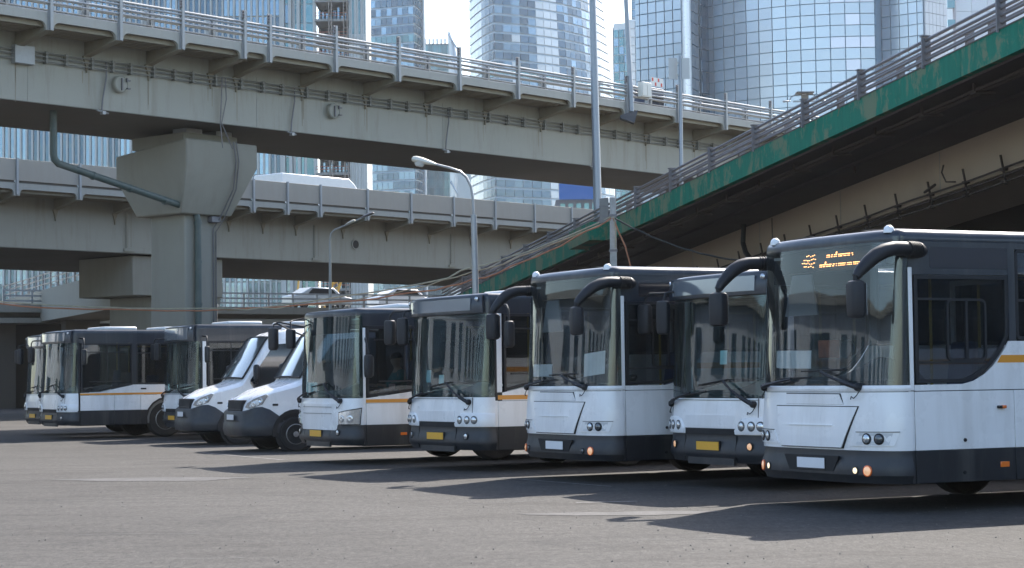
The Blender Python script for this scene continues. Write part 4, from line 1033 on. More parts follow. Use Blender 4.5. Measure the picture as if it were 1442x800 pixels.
br_mesh = mesh_of('bracket', bracket_mesh(11.82, 12.08, 1.66, 11.50), BRACK)
post_mb = MB(); post_mb.box(-0.05, 0.05, -0.10, -0.01, 11.80, 13.37); post_mb.box(-0.09, 0.09, -0.015, 0.0, 11.80, 13.37)
post_mesh = mesh_of('rail_post', post_mb, GALV)
cap_mb = MB()
for z in (13.32, 13.23, 13.14):
    cap_mb.lathe((-0.11, -0.06, z), (1, 0, 0), [(0.045, 0), (0.045, 0.06), (0.02, 0.08), (0, 0.08)], 8)
cap_mesh = mesh_of('cable_clip', cap_mb, GALV_D)
ip = MB(); ip.box(-0.10, 0.02, 0.45, 0.60, 12.28, 12.98); ip.box(0.03, 0.14, 0.40, 0.60, 12.28, 12.98)
ip_mesh = mesh_of('barrier_post', ip, GALV)
for i, t in enumerate(posts1):
    o = obj('bracket', br_mesh, None, v1); o.location.x = t
    o = obj('rail_post', post_mesh, None, v1); o.location.x = t; c = obj('cable_clips', cap_mesh, None, o)
    if i < len(posts1)-1:
        d = posts1[i+1]-t
        mb = fascia_piece(d-0.008, 12.32, 12.06, 11.80, rad=0.22 if d > 2 else 0.16); o = obj('edge_plate', mb, STEEL_VL, v1); o.location.x = t+0.004
        if d > 2:
            o = obj('barrier_post', ip_mesh, None, v1); o.location.x = t+d*0.62
        # longitudinal ribs under the walkway
        mb = MB()
        for k in range(6):
            y_ = 0.22+0.24*k; mb.box(0.07, d-0.07, y_, y_+0.07, 11.92, 12.07)
        o = tag(obj('walkway_ribs', mb, BRACK, v1), kind='stuff'); o.location.x = t
for z, y_, r in ((12.98, -0.05, 0.042), (12.88, -0.05, 0.035), (12.74, -0.05, 0.035), (12.60, -0.05, 0.035), (12.86, 0.5, 0.05), (12.70, 0.5, 0.05), (12.40, 0.42, 0.045), (12.48, 0.42, 0.03)):
    mb = MB(); n_ = 60; mb.tube([(T0+(T1-T0)*k/n_, y_, z) for k in range(n_+1)], r, 8); obj('rail', mb, GALV, v1)
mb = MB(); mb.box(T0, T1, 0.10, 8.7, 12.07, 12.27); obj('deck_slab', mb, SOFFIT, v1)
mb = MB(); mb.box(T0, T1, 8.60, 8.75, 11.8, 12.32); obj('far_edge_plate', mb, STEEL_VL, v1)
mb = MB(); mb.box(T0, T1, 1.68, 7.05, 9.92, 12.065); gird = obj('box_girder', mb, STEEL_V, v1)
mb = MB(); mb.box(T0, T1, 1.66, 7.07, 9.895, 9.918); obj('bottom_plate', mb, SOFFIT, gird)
for t in np.arange(-43, 60, 9.1):
    mb = MB(); mb.box(t-0.01, t+0.01, 1.672, 1.685, 9.93, 11.6); obj('girder_seam', mb, mat('seam_shade', (0.30, 0.30, 0.27), 0.6), gird)
for z in (11.42, 11.30, 11.16):
    mb = MB(); mb.tube([(T0+(T1-T0)*k/70, 1.56+0.01*math.sin(k*1.7), z+0.012*math.sin(k*2.3)) for k in range(71)], 0.022, 5); obj('service_cable', mb, mat('grey_cable', (0.22, 0.22, 0.20), 0.6), v1)
cl = MB(); cl.box(-0.03, 0.03, 1.50, 1.68, 11.10, 11.47)
for z in (11.42, 11.30, 11.16): cl.box(-0.06, 0.06, 1.49, 1.56, z-0.03, z+0.03)
cl_mesh = mesh_of('cable_clamp', cl, mat('grey_cable', (0.22, 0.22, 0.20), 0.6))
for a, b in zip(posts1[:-1], posts1[1:]):
    for q in (0.0, 0.33, 0.62):
        if b-a < 2 and q > 0: continue
        o = obj('cable_clamp', cl_mesh, None, v1); o.location.x = a+(b-a)*q+0.15
gus = MB(); gus.prism([(-0.14, 1.60, 11.50), (0.14, 1.60, 11.50), (0.03, 1.60, 11.22), (0.0, 1.60, 11.0), (-0.03, 1.60, 11.22)], (0, 0.085, 0))
gus_mesh = mesh_of('gusset', gus, BRACK)
for t in posts1: o = obj('gusset', gus_mesh, None, v1); o.location.x = t
drp = MB()
rr_ = random.Random(21)
for t in posts1:
    for k in range(2):
        x_ = t+rr_.uniform(-0.12, 0.12); h_ = rr_.uniform(0.3, 1.2); w_ = rr_.uniform(0.01, 0.03)
        drp.add([(x_-w_, 1.677, 11.05), (x_+w_, 1.677, 11.05), (x_+w_*0.5, 1.677, 11.05-h_), (x_-w_*0.5, 1.677, 11.05-h_)], [(0, 1, 2, 3)])
tag(obj('rust_runs', drp, mat('faint_rust', (0.27, 0.24, 0.185), 0.8, var=0.2), v1, smooth=False), kind='stuff')
# round covers and bent conduits on the girder
for t, z in ((-3.16, 10.78), (-12.33, 10.77)):
    mb = MB(); mb.lathe((t, 1.67, z), (0, -1, 0), [(0.27, 0), (0.27, 0.14), (0.24, 0.17), (0.23, 0.15), (0, 0.15)], 22); c = obj('round_cover', mb, STEEL_V, v1)
    mb = MB(); mb.box(t-0.02, t+0.02, 1.46, 1.52, z-0.2, z+0.18); mb.box(t+0.18, t+0.30, 1.44, 1.52, z+0.10, z+0.14); mb.box(t+0.18, t+0.30, 1.44, 1.52, z-0.15, z-0.11); mb.box(t+0.16, t+0.2, 1.44, 1.5, z+0.07, z+0.2); tag(obj('cover_bolts', mb, GALV_D, c), kind='stuff')
for t in (-13.0, -6.2+0.2, -5.1, 2.6, 11.2):
    if t == -6.0: continue
    mb = MB(); mb.tube([(t+0.15, 1.60, 11.45), (t+0.15, 1.60, 10.95), (t+0.0, 1.60, 10.2), (t-0.03, 1.60, 9.84)], 0.025, 6); cd = obj('drain_conduit', mb, GALV_D, v1)
    mb = MB(); mb.tube([(t-0.28, 1.50, 9.86), (t+0.26, 1.66, 9.82)], 0.03, 6); mb.box(t-0.07, t+0.05, 1.5, 1.64, 9.76, 9.86); obj('conduit_outlet', mb, GALV, cd)
mb = MB(); mb.box(-14.6-1.7, -14.6-1.0, 1.45, 1.67, 11.0, 11.55); obj('junction_box', mb, GALV, v1, 0.01)
# bundle hanging at the pier
for dx, sgn in ((0.0, 1), (0.14, -1)):
    mb = MB(); mb.tube([(-8.25+dx, 1.5, 11.4), (-8.3+dx*1.5, 1.48, 10.7), (-8.34+dx*0.4, 1.5, 9.9), (-8.2+dx*3, 1.55, 9.1)], 0.02, 5); obj('hanging_cable', mb, GALV_D, v1)

# pier
pier = frame_thing('concrete_pier', 'tall concrete pier with flared cap holding up the upper viaduct', 'pier', (-2.85, 70), 49)
tc, oc = -7.75, 4.35
def ppt(mb, c0, c1, z0, z1, dx0, dx1, dy0, dy1, dx2, dx3, dy2, dy3):
    b = [(c0+dx0, c1+dy0, z0), (c0+dx1, c1+dy0, z0), (c0+dx1, c1+dy1, z0), (c0+dx0, c1+dy1, z0)]
    t = [(c0+dx2, c1+dy2, z1), (c0+dx3, c1+dy2, z1), (c0+dx3, c1+dy3, z1), (c0+dx2, c1+dy3, z1)]
    return mb.hexa(b, t)
mb = MB(); ppt(mb, tc, oc, 0, 7.12, -0.56, 0.84, -1.0, 0.80, -0.56, 0.84, -1.0, 0.80); obj('shaft', mb, CONC, pier, 0.06)
mb = MB()
b = [(tc-0.95, oc-1.25, 7.02), (tc+1.25, oc-1.25, 7.02), (tc+1.25, oc+1.05, 7.02), (tc-0.95, oc+1.05, 7.02)]
m_ = [(tc-1.35, oc-2.05, 8.62), (tc+1.72, oc-2.05, 8.62), (tc+1.72, oc+1.65, 8.3), (tc-1.35, oc+1.65, 8.3)]
t_ = [(tc-1.35, oc-2.05, 9.42), (tc+1.72, oc-2.05, 9.42), (tc+1.72, oc+1.65, 9.3), (tc-1.35, oc+1.65, 9.1)]
mb.add(b+m_+t_, [(3, 2, 1, 0), (8, 9, 10, 11)]+[(k, (k+1) % 4, (k+1) % 4+4, k+4) for k in range(4)]+[(k+4, (k+1) % 4+4, (k+1) % 4+8, k+8) for k in range(4)])
obj('cap', mb, CONC, pier, 0.05)
mb = MB(); mb.box(tc-0.9, tc+1.45, oc-1.35, oc+1.35, 9.3, 9.72); obj('bearing_block', mb, CONC, pier, 0.03)
for dx in (-0.3, 1.0):
    mb = MB(); mb.box(tc+dx-0.35, tc+dx+0.35, oc-1.2, oc-0.5, 9.715, 9.895); obj('bearing', mb, GALV, pier, 0.01)
# drain pipe: comes down beside the girder, slants to the pier and runs down it
nd = lambda x, y: ((x+2.85)*math.cos(R(49))+(y-70)*math.sin(R(49)), -(x+2.85)*math.sin(R(49))+(y-70)*math.cos(R(49)))
px, py = nd(-14.1, 61.2); qx, qy = tc-0.12, oc-1.14
mb = MB(); mb.tube([(px, py, 9.9), (px, py, 8.55), (px+0.03, py, 8.40), (px*0.97+qx*0.03, py*0.97+qy*0.03, 8.27), (px*0.1+qx*0.9, py*0.1+qy*0.9, 7.26), (qx-0.1, qy, 7.1), (qx, qy, 6.85), (qx, qy, 0.1)], 0.115, 12); dp = tag(obj('drain_pipe', mb, TPIPE), 'dark green drain pipe slanting to the concrete pier and running down its face', 'pipe')
dp.location = (-2.85, 70, 0); dp.rotation_euler = (0, 0, R(49))
for z in (1.2, 2.6, 4.0, 5.4, 6.7):
    mb = MB(); mb.lathe((qx, qy, z), (0, 0, 1), [(0.13, 0), (0.135, 0.05), (0.13, 0.1)], 12); obj('pipe_collar', mb, TPIPE, dp)
for k in (0.25, 0.5, 0.75):
    p = Vector((px, py, 8.30)).lerp(Vector((qx, qy, 7.12)), k); mb = MB(); mb.lathe(p, Vector((qx-px, qy-py, -1.3)), [(0.13, 0), (0.135, 0.05), (0.13, 0.1)], 12); obj('pipe_collar', mb, TPIPE, dp)
for dx, zt in ((0.62, 7.0), (0.74, 6.9)):
    mb = MB(); mb.tube([(tc+dx, oc-1.04, 0), (tc+dx, oc-1.04, zt-0.4), (tc+dx+0.1, oc-1.32, zt), (tc+dx+0.25, oc-1.8, 7.9), (tc+dx+0.1, oc-2.12, 8.8), (tc+dx, oc-2.10, 9.45)], 0.022, 5); obj('cable', mb, GALV_D, pier)
mb = MB(); mb.box(tc+0.4, tc+0.8, oc-1.25, oc-1.0, 6.8, 7.0); obj('cable_box', mb, GALV_D, pier, 0.02)

# ------------------------------------------------------------ lower viaduct with panel parapet
v2 = frame_thing('lower_viaduct', 'lower steel viaduct with plain beige parapet panels, seen beneath the upper one', 'viaduct', (-6.11, 99.5), 49)
S0, S1 = -50.0, 60.0
posts2 = [-50.9+3.2*k for k in range(14)]+[-6.87, -4.72, -1.53, 1.58, 4.76, 8.02, 11.25, 14.42, 17.6, 20.8, 24, 27.2, 30.4, 33.6, 36.8, 40, 43.2, 46.4, 49.6, 52.8, 56]
posts2[13] = -9.01
br2 = mesh_of('bracket', bracket_mesh(9.34, 9.60, 1.75, 9.02), BRACK)
pb = MB(); pb.box(-0.05, 0.05, -0.07, -0.005, 9.36, 10.90); pb.box(-0.07, -0.052, -0.05, -0.005, 9.36, 10.9); p2m = mesh_of('parapet_post', pb, GALV)
for i, t in enumerate(posts2):
    o = obj('bracket', br2, None, v2); o.location.x = t
    o = obj('parapet_post', p2m, None, v2); o.location.x = t
    o = obj('gusset', gus_mesh, None, v2); o.location = (t, 0.10, -2.48)
    if i < len(posts2)-1:
        d = posts2[i+1]-t
        mb = fascia_piece(d-0.008, 9.86, 9.60, 9.32, leg=0.30, rad=0.2); o = obj('edge_plate', mb, STEEL_VL, v2); o.location.x = t+0.004
        mb = MB(); mb.box(0.06, d-0.06, 0.0, 0.05, 9.955, 10.86); o = obj('parapet_panel', mb, PANELM, v2, 0.006); o.location.x = t
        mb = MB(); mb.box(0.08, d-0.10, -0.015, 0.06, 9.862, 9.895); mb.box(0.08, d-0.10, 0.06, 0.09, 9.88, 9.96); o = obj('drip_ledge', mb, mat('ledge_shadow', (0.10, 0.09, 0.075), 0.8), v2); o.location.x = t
        mb = MB()
        for k in range(6): mb.box(0.07, d-0.07, 0.22+0.24*k, 0.29+0.24*k, 9.46, 9.62)
        o = tag(obj('walkway_ribs', mb, BRACK, v2), kind='stuff'); o.location.x = t
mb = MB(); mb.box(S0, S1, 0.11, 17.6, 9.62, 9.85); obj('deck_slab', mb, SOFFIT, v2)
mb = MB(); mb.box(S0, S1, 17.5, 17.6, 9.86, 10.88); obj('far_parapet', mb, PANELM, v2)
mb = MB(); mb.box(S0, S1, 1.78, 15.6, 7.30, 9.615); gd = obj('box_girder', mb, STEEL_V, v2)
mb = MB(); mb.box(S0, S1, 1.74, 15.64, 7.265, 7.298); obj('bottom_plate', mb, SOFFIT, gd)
mb = MB(); mb.lathe((-0.66, 1.77, 8.27), (0, -1, 0), [(0.27, 0), (0.27, 0.05), (0.21, 0.05), (0.21, 0.02), (0, 0.02)], 20); hl = obj('round_opening', mb, STEEL_V, gd)
mb = MB(); mb.lathe((-0.66, 1.745, 8.27), (0, -1, 0), [(0.205, 0), (0.205, 0.006), (0, 0.006)], 20); obj('opening_dark', mb, GAP, hl)
for t in (-14.9, -3.35, 6.55, 16.5):
    mb = MB(); mb.box(t-0.16, t+0.16, 1.73, 1.779, 7.5, 9.1); mb.box(t-0.3, t+0.3, 1.70, 1.779, 7.36, 7.48); sp = obj('splice_plate', mb, STEEL_V, gd)
    mb = MB()
    for k in range(16):
        for s_ in (-0.1, 0.1): mb.lathe((t+s_, 1.73, 7.6+0.095*k), (0, -1, 0), [(0.026, 0), (0.022, 0.018), (0, 0.02)], 6)
    tag(obj('splice_bolts', mb, BRACK, sp), kind='stuff')
# its pier
p2 = frame_thing('blocky_pier', 'squat concrete pier block under the lower viaduct, right beside the tall pier', 'pier', (-6.11, 99.5), 49)
mb = MB(); mb.box(-14.5, -9.2, 2.0, 6.0, 5.4, 7.20); obj('cap', mb, CONC, p2, 0.04)
mb = MB(); mb.box(-13.2, -9.9, 2.3, 5.4, 0, 5.398); obj('shaft', mb, CONC, p2, 0.04)
# things behind the parapet
tk = thing('white_truck', 'white box truck roof showing above the beige parapet panels', 'truck', (-11.9, 103.2, 9.855), R(49))
mb = MB()
rws = [[(x, 0, z) for x, z in ((0, 0.55), (4.9, 0.55), (5.9, 0.6), (6.0, 1.35), (5.3, 2.15), (4.9, 2.42), (0, 2.42))], [(x, 2.2, z) for x, z in ((0, 0.55), (4.9, 0.55), (5.9, 0.6), (6.0, 1.35), (5.3, 2.15), (4.9, 2.42), (0, 2.42))]]
mb.prism(rws[0], (0, 2.2, 0)); obj('cargo_body', mb, mat('white_truck_paint', (0.72, 0.74, 0.75), 0.4, var=0.04), tk, 0.06)
for u_ in (0.9, 4.9):
    for v_, sg in ((0.12, -1), (2.08, 1)): add_wheel(tk, u_, v_, 0.4, 0.4, sg, 0.22)
mb = MB(); mb.box(0.2, 5.7, 0.5, 1.7, 0.4, 0.56); obj('chassis', mb, GAP, tk)

# ------------------------------------------------------------ green ramp
rp = frame_thing('green_ramp', 'sloping ramp with weathered green edge beam and pipe railings, rising to the right', 'ramp', (12.81, 56), 105)
G = -0.0700
RT0, RT1 = -40.0, 66.0
rp.location = (10.25, 44.8, 0.34); rp.scale = (0.8, 0.8, 0.8)
def Z0(z): return z
seams = [-40, -30, -20.2, -10.4, 0.1, 10.3, 20.3, 30.2, 33.3, 36.5, 46, 56, 66]
for a, b in zip(seams[:-1], seams[1:]):
    mb = MB(); y0_, y1_ = 0.0, 0.25
    bump_ = abs((a+b)/2-34.9) < 0.2
    zlow, zhi = 9.77, 10.56
    if bump_: y0_, y1_ = 0.75, -0.1; mb.prism([(a+0.01, 0.0, zlow+0.02), (a+0.01, 0.75, zlow+0.02), (a+0.01, 0.75, zhi+0.03), (a+0.01, 0.0, zhi+0.03)], (b-a-0.02, 0, 0)); mb.shear(G)
    else:
        n_ = max(1, int((b-a)/2.5))
        mb.grid([[(a+0.008+(b-a-0.016)*k/n_, 0.0, zhi), (a+0.008+(b-a-0.016)*k/n_, 0.0, zlow), (a+0.008+(b-a-0.016)*k/n_, -0.25, zlow), (a+0.008+(b-a-0.016)*k/n_, -0.25, zhi)] for k in range(n_+1)], close=True)
        mb.f += [[0, 1, 2, 3], [n_*4+i for i in range(4)]]; mb.shear(G)
    obj('green_edge_plate', mb, GREEN, rp)
mb = MB(); mb.box(RT0, RT1, -0.25, 0.02, 10.562, 10.60); mb.shear(G); obj('edge_coping', mb, CONC_D, rp)
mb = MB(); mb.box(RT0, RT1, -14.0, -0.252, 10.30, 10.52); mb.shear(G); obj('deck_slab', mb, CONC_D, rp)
# cantilever underside in two steps, then web, soffit, far web
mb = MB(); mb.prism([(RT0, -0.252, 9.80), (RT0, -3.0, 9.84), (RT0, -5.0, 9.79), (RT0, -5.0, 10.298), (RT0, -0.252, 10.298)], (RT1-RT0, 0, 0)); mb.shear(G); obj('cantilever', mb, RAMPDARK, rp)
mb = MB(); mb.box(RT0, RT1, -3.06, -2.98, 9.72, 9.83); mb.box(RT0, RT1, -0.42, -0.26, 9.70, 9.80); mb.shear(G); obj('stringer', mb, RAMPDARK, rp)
mb = MB(); mb.box(RT0, RT1, -5.12, -5.0, 8.32, 10.29); mb.shear(G); obj('web', mb, RAMPWEB, rp)
mb = MB(); mb.box(RT0, RT1, -9.0, -4.98, 8.27, 8.318); mb.shear(G); obj('soffit', mb, RAMPWEB, rp)
mb = MB(); mb.box(RT0, RT1, -9.12, -9.0, 8.28, 10.29); mb.shear(G); obj('web', mb, RAMPWEB, rp)
for t in np.arange(-38, 64, 8.2):
    mb = MB(); mb.box(t-0.012, t+0.012, -4.998, -4.985, 8.33, 9.75); mb.shear(G); obj('web_seam', mb, mat('seam_shade', (0.30, 0.30, 0.27), 0.6), rp)
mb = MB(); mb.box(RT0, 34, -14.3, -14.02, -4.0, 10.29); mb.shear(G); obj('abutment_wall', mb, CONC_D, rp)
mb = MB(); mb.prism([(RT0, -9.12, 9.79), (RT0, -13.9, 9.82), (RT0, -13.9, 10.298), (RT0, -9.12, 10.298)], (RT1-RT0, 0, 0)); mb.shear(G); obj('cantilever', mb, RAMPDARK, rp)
# cable rack under the edge
for y_, z in ((-0.95, 9.62), (-1.12, 9.60), (-1.30, 9.62), (-1.12, 9.70)):
    mb = MB(); n_ = 90; rr_ = random.Random(int(-y_*100)); mb.tube([(RT0+(RT1-RT0)*k/n_, y_+rr_.uniform(-0.02, 0.02), z+rr_.uniform(-0.03, 0.02)) for k in range(n_+1)], 0.045, 6); mb.shear(G); obj('service_cable', mb, RUST, rp)
ck = MB(); ck.box(-0.18, 0.18, -1.5, -0.85, 9.50, 9.57); ck.box(-0.04, 0.04, -1.45, -1.38, 9.5, 9.82); ck.box(-0.04, 0.04, -0.92, -0.86, 9.5, 9.82); ckm = mesh_of('cable_bracket', ck, RUST)
t = -38.6
while t < 60:
    o = obj('cable_bracket', ckm, None, rp); o.location = (t, 0, G*t); t += 3.3
hp = MB(); hp.box(-0.03, 0.03, -0.03, 0.03, -0.28, 0.0); hpm = mesh_of('drain_spout', hp, RUST)
for t in (1.2, 14.6): o = obj('drain_spout', hpm, None, rp); o.location = (t, -3.4, 9.84+G*t)
# pipes on the web foot
for y_, z in ((-4.80, 8.36), (-4.86, 8.14), (-4.90, 7.94)):
    mb = MB(); n_ = 60; mb.tube([(RT0+(RT1-RT0)*k/n_, y_, z+0.02*math.sin(k*1.3)) for k in range(n_+1)], 0.035, 6); mb.shear(G); obj('web_pipe', mb, RUST, rp)
hg = MB(); hg.hexa([(-0.03, -4.96, 7.86), (0.03, -4.96, 7.86), (0.03, -4.90, 7.86), (-0.03, -4.90, 7.86)], [(-0.03, -4.78, 8.80), (0.03, -4.78, 8.80), (0.03, -4.72, 8.80), (-0.03, -4.72, 8.80)])
for z in (8.36, 8.14, 7.94): hg.box(-0.10, 0.10, -4.95, -4.76, z-0.06, z+0.03)
hgm = mesh_of('pipe_hanger', hg, RUST)
for t in np.arange(-36.8, 40, 2.55): o = obj('pipe_hanger', hgm, None, rp); o.location = (t, 0, G*t)
mb = MB(); mb.tube([(9.9, -4.9, 8.5), (10.2, -4.7, 8.55), (10.4, -4.65, 8.9), (10.35, -4.7, 9.15)], 0.03, 6); mb.tube([(11.6, -4.6, 8.42), (10.8, -4.6, 8.55)], 0.05, 6); mb.shear(G); obj('flood_lamp', mb, RUST, rp)
mb = MB(); mb.tube([(28.4, -4.6, 9.79), (28.4, -4.55, 9.0), (28.0, -4.5, 8.55), (26.7, -4.3, 7.95), (24.5, -4.0, 7.3)], [0.11]*5, 10); mb.shear(G); obj('drain_pipe', mb, DPIPE, rp)
mb = MB(); mb.tube([(26.0, -4.9, 9.7), (26.0, -4.9, 7.8)], 0.02, 5); mb.shear(G); obj('hanging_cable', mb, DPIPE, rp)
# railing
rpm = MB(); rpm.box(-0.03, 0.03, 0.02, 0.09, 10.50, 11.47); rpm.box(-0.02, 0.02, -0.20, 0.02, 10.60, 11.42); rpm.box(-0.11, 0.11, -0.28, 0.10, 11.44, 11.47)
rmesh = mesh_of('rail_post', rpm, GALV_D)
bpm = MB(); bpm.box(-0.10, 0.10, -0.75, -0.55, 10.52, 11.25); bpm.box(-0.22, 0.08, -0.9, -0.5, 10.52, 10.74); bmesh_ = mesh_of('barrier_post', bpm, GALV_D)
tp = 2.29-4.46*9
while tp < 62:
    o = obj('rail_post', rmesh, None, rp); o.location = (tp, 0, G*tp)
    for q in (1.55, 2.9): o = obj('barrier_post', bmesh_, None, rp); o.location = (tp+q, 0, G*(tp+q))
    tp += 4.46
for y_, z, r in ((-0.06, 11.34, 0.055), (-0.06, 11.16, 0.05), (-0.06, 10.96, 0.05), (-0.06, 10.76, 0.045), (-0.50, 11.24, 0.05), (-0.50, 11.02, 0.05)):
    mb = MB(); n_ = 70; mb.tube([(RT0+(RT1-RT0)*k/n_, y_, z) for k in range(n_+1)], r, 8); mb.shear(G); obj('rail', mb, GALV_D, rp)
# supports and the dark structure behind
for t in (-22, 28, 44):
    zt = 8.27+G*t
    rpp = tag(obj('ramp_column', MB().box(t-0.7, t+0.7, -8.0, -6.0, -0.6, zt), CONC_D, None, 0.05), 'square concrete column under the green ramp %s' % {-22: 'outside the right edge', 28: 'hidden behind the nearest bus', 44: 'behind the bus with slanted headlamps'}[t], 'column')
    rpp.location = (10.25, 44.8, 0.34); rpp.scale = (0.8, 0.8, 0.8); rpp.rotation_euler = (0, 0, R(105))

# ------------------------------------------------------------ low bridges in the distance
v3 = frame_thing('low_bridge', 'low concrete bridge with a thin metal guardrail in the far background', 'bridge', (-17.24, 125), 33)
mb = MB(); mb.box(-16, 60, 0.0, 9, 5.68, 6.12); obj('deck', mb, CONC, v3)
mb = MB(); mb.box(-16, 60, 0.5, 8.5, 5.40, 5.679); obj('deck_beam', mb, CONC_D, v3)
mb = MB(); mb.box(-16, 60, 0.1, 8.9, 5.05, 5.36); obj('lower_beam', mb, CONC, v3)
for t in np.arange(-15, 60, 15.0):
    mb = MB(); mb.box(t, t+1.2, 1.5, 7.5, 0, 5.04); obj('column', mb, CONC_D, v3)
pm = mesh_of('guardrail_post', MB().box(-0.06, 0.06, 0.1, 0.2, 6.1, 7.0), GALV)
for t in np.arange(-15, 59, 1.72): o = obj('guardrail_post', pm, None, v3); o.location.x = t
for z in (6.98, 6.66, 6.36):
    mb = MB(); mb.box(-15, 59, 0.06, 0.12, z-0.05, z+0.05); obj('guardrail_rail', mb, GALV, v3)
def far_car(label, x, y, z, rot, col, name='car'):
    t = thing(name, label, 'car', (x, y, z), R(rot), 'cars on the low bridge')
    mb = MB(); pr = [(0, 0.25), (4.3, 0.25), (4.35, 0.7), (3.6, 0.85), (3.0, 1.35), (1.3, 1.4), (0.5, 0.95), (0.0, 0.85)]
    mb.prism([(a, 0, b) for a, b in pr], (0, 1.7, 0)); obj('body', mb, col, t, 0.06)
    mb = MB(); mb.prism([(1.0, -0.01, 0.9), (3.2, -0.01, 0.9), (2.85, -0.01, 1.28), (1.4, -0.01, 1.32)], (0, 1.72, 0)); obj('side_windows', mb, GAP, t)
    for u_ in (0.8, 3.5):
        for v_, sg in ((0.1, -1), (1.6, 1)): add_wheel(t, u_, v_, 0.31, 0.31, sg, 0.18)
far_car('white car on the far low bridge, right of the thin lamp post', -8.9, 132.9, 6.13, 33, mat('white_car_paint', (0.75, 0.76, 0.78), 0.35, var=0.03, coat=0.5))
far_car('pale grey car on the far low bridge, left of the thin lamp post', -14.2, 129.2, 6.13, 33, mat('grey_car_paint', (0.42, 0.46, 0.48), 0.35, var=0.03, coat=0.5))
v4 = frame_thing('side_ramp', 'dark concrete side ramp passing under the lower viaduct at the far left', 'ramp', (-16.88, 92), 113)
mb = MB(); mb.box(0.5, 45, -3.6, 0, 5.15, 7.0); obj('box_girder', mb, CONC, v4)
for t in (6, 26): mb = MB(); mb.box(t, t+1.4, -3, -1, 0, 5.149); obj('column', mb, CONC_D, v4)
pm = mesh_of('rail_post', MB().box(-0.04, 0.04, -0.2, -0.1, 7.0, 8.0), GALV_D)
for t in np.arange(6, 44, 2.5): o = obj('rail_post', pm, None, v4); o.location.x = t
for z in (7.95, 7.65, 7.35): obj('rail', MB().box(5.5, 44, -0.17, -0.13, z-0.03, z+0.03), GALV_D, v4)
wl0 = thing('retaining_wall', 'long dark concrete retaining wall behind the parked buses at the far left', 'wall', (-74, 121, 0))
for k in range(7): obj('wall_panel', MB().box(k*8+0.02, k*8+7.98, 0, 0.6, 0, 6.3), CONC_D, wl0, 0.02)
cb = thing('crane', 'yellow lattice crane boom rising behind the far low bridge', 'crane', (-17.9, 180, 0))
YEL = mat('yellow_crane_paint', (0.62, 0.36, 0.06), 0.5, var=0.1)
mb = MB()
a0, b0 = Vector((0, 0, 5.5)), Vector((2.0, 0, 11.2))
for dy, dx in ((0, 0), (0.8, 0), (0, 0.7), (0.8, 0.7)): mb.tube([a0+Vector((dx, dy, 0)), b0+Vector((dx, dy, 0))], 0.08, 5)
for k in range(9):
    p = a0.lerp(b0, k/9); q = a0.lerp(b0, (k+1)/9); mb.tube([p, q+Vector((0.7, 0, 0))], 0.05, 4); mb.tube([p+Vector((0.7, 0, 0)), q+Vector((0, 0.8, 0))], 0.05, 4)
tag(obj('boom', mb, YEL, cb), kind='stuff')
mb = MB(); mb.box(-1.5, 3, -1, 2, 0.5, 3.2); obj('cab', mb, YEL, cb, 0.1); mb = MB(); mb.tube([(-2.2, 0.4, 3), (-1.4, 0.4, 11.0)], 0.10, 5); obj('mast', mb, YEL, cb)
mb = MB(); mb.box(-2, 3.5, -1.4, 2.4, 0, 0.7); obj('crawler', mb, GAP, cb, 0.1)

# ------------------------------------------------------------ lamp posts, poles, boxes
def lamp_head(mb, c, d, L_, w, h):
    d = Vector(d).normalized(); s_ = d.cross(Vector((0, 0, 1))).normalized(); u_ = s_.cross(d)
    rows = []
    for q, k in ((0, 0.25), (0.12, 0.5), (0.35, 0.75), (0.6, 1.0), (0.85, 1.0), (0.97, 0.7), (1.0, 0.3)):
        rows.append([Vector(c)+d*(L_*q)+s_*(math.cos(a)*w*k/2)+u_*((math.sin(a)*h*k*(0.6 if math.sin(a) < 0 else 1))*0.5) for a in np.linspace(0, 2*math.pi, 13)[:-1]])
    mb.grid(rows, close=True); mb.f.append(list(range(12))); mb.f.append([len(mb.v)-12+i for i in range(12)])
    return d, s_, u_
l1 = thing('street_lamp', 'curved arm street lamp with one big pale head pointing left, before the viaducts', 'street lamp', (-1.08, 60, 0))
mb = MB(); mb.tube([(0, 0, 0), (-0.02, 0, 4.0), (-0.05, 0, 6.4)], [0.12, 0.10, 0.09], 12); obj('pole', mb, GALV, l1)
mb = MB(); mb.tube([(-0.05, 0, 6.38), (-0.07, 0, 6.9), (-0.12, 0, 7.25), (-0.26, 0, 7.55), (-0.45, 0, 7.72), (-0.75, 0, 7.83), (-1.2, 0, 7.95)], 0.04, 8); obj('arm', mb, GALV, l1)
mb = MB(); d, s_, u_ = lamp_head(mb, (-1.15, 0, 7.93), (-1, 0, 0.24), 0.78, 0.34, 0.26); h = obj('lamp_head', mb, mat('cream_lamp_shell', (0.62, 0.60, 0.52), 0.5, var=0.06), l1)
mb = MB(); mb.lathe(Vector((-1.15, 0, 7.90))+d*0.52, (-u_)+d*0, [(0.16, 0), (0.15, 0.09), (0.11, 0.14), (0, 0.15)], 16); obj('lamp_glass', mb, mat('lamp_bowl', (0.5, 0.52, 0.5), 0.15, coat=1), h)
l2 = thing('street_lamp', 'slim bent street lamp with two stacked heads left of the larger curved lamp', 'street lamp', (-7.32, 80, 0))
mb = MB(); mb.tube([(0, 0, 0), (0.0, 0, 4), (0.02, 0, 7.15)], [0.09, 0.07, 0.05], 10); obj('pole', mb, GALV, l2)
mb = MB(); mb.tube([(0.02, 0, 7.1), (0.06, 0, 7.35), (0.2, 0, 7.5), (0.9, 0, 7.78), (1.5, 0, 8.06)], 0.035, 7); obj('arm', mb, GALV, l2)
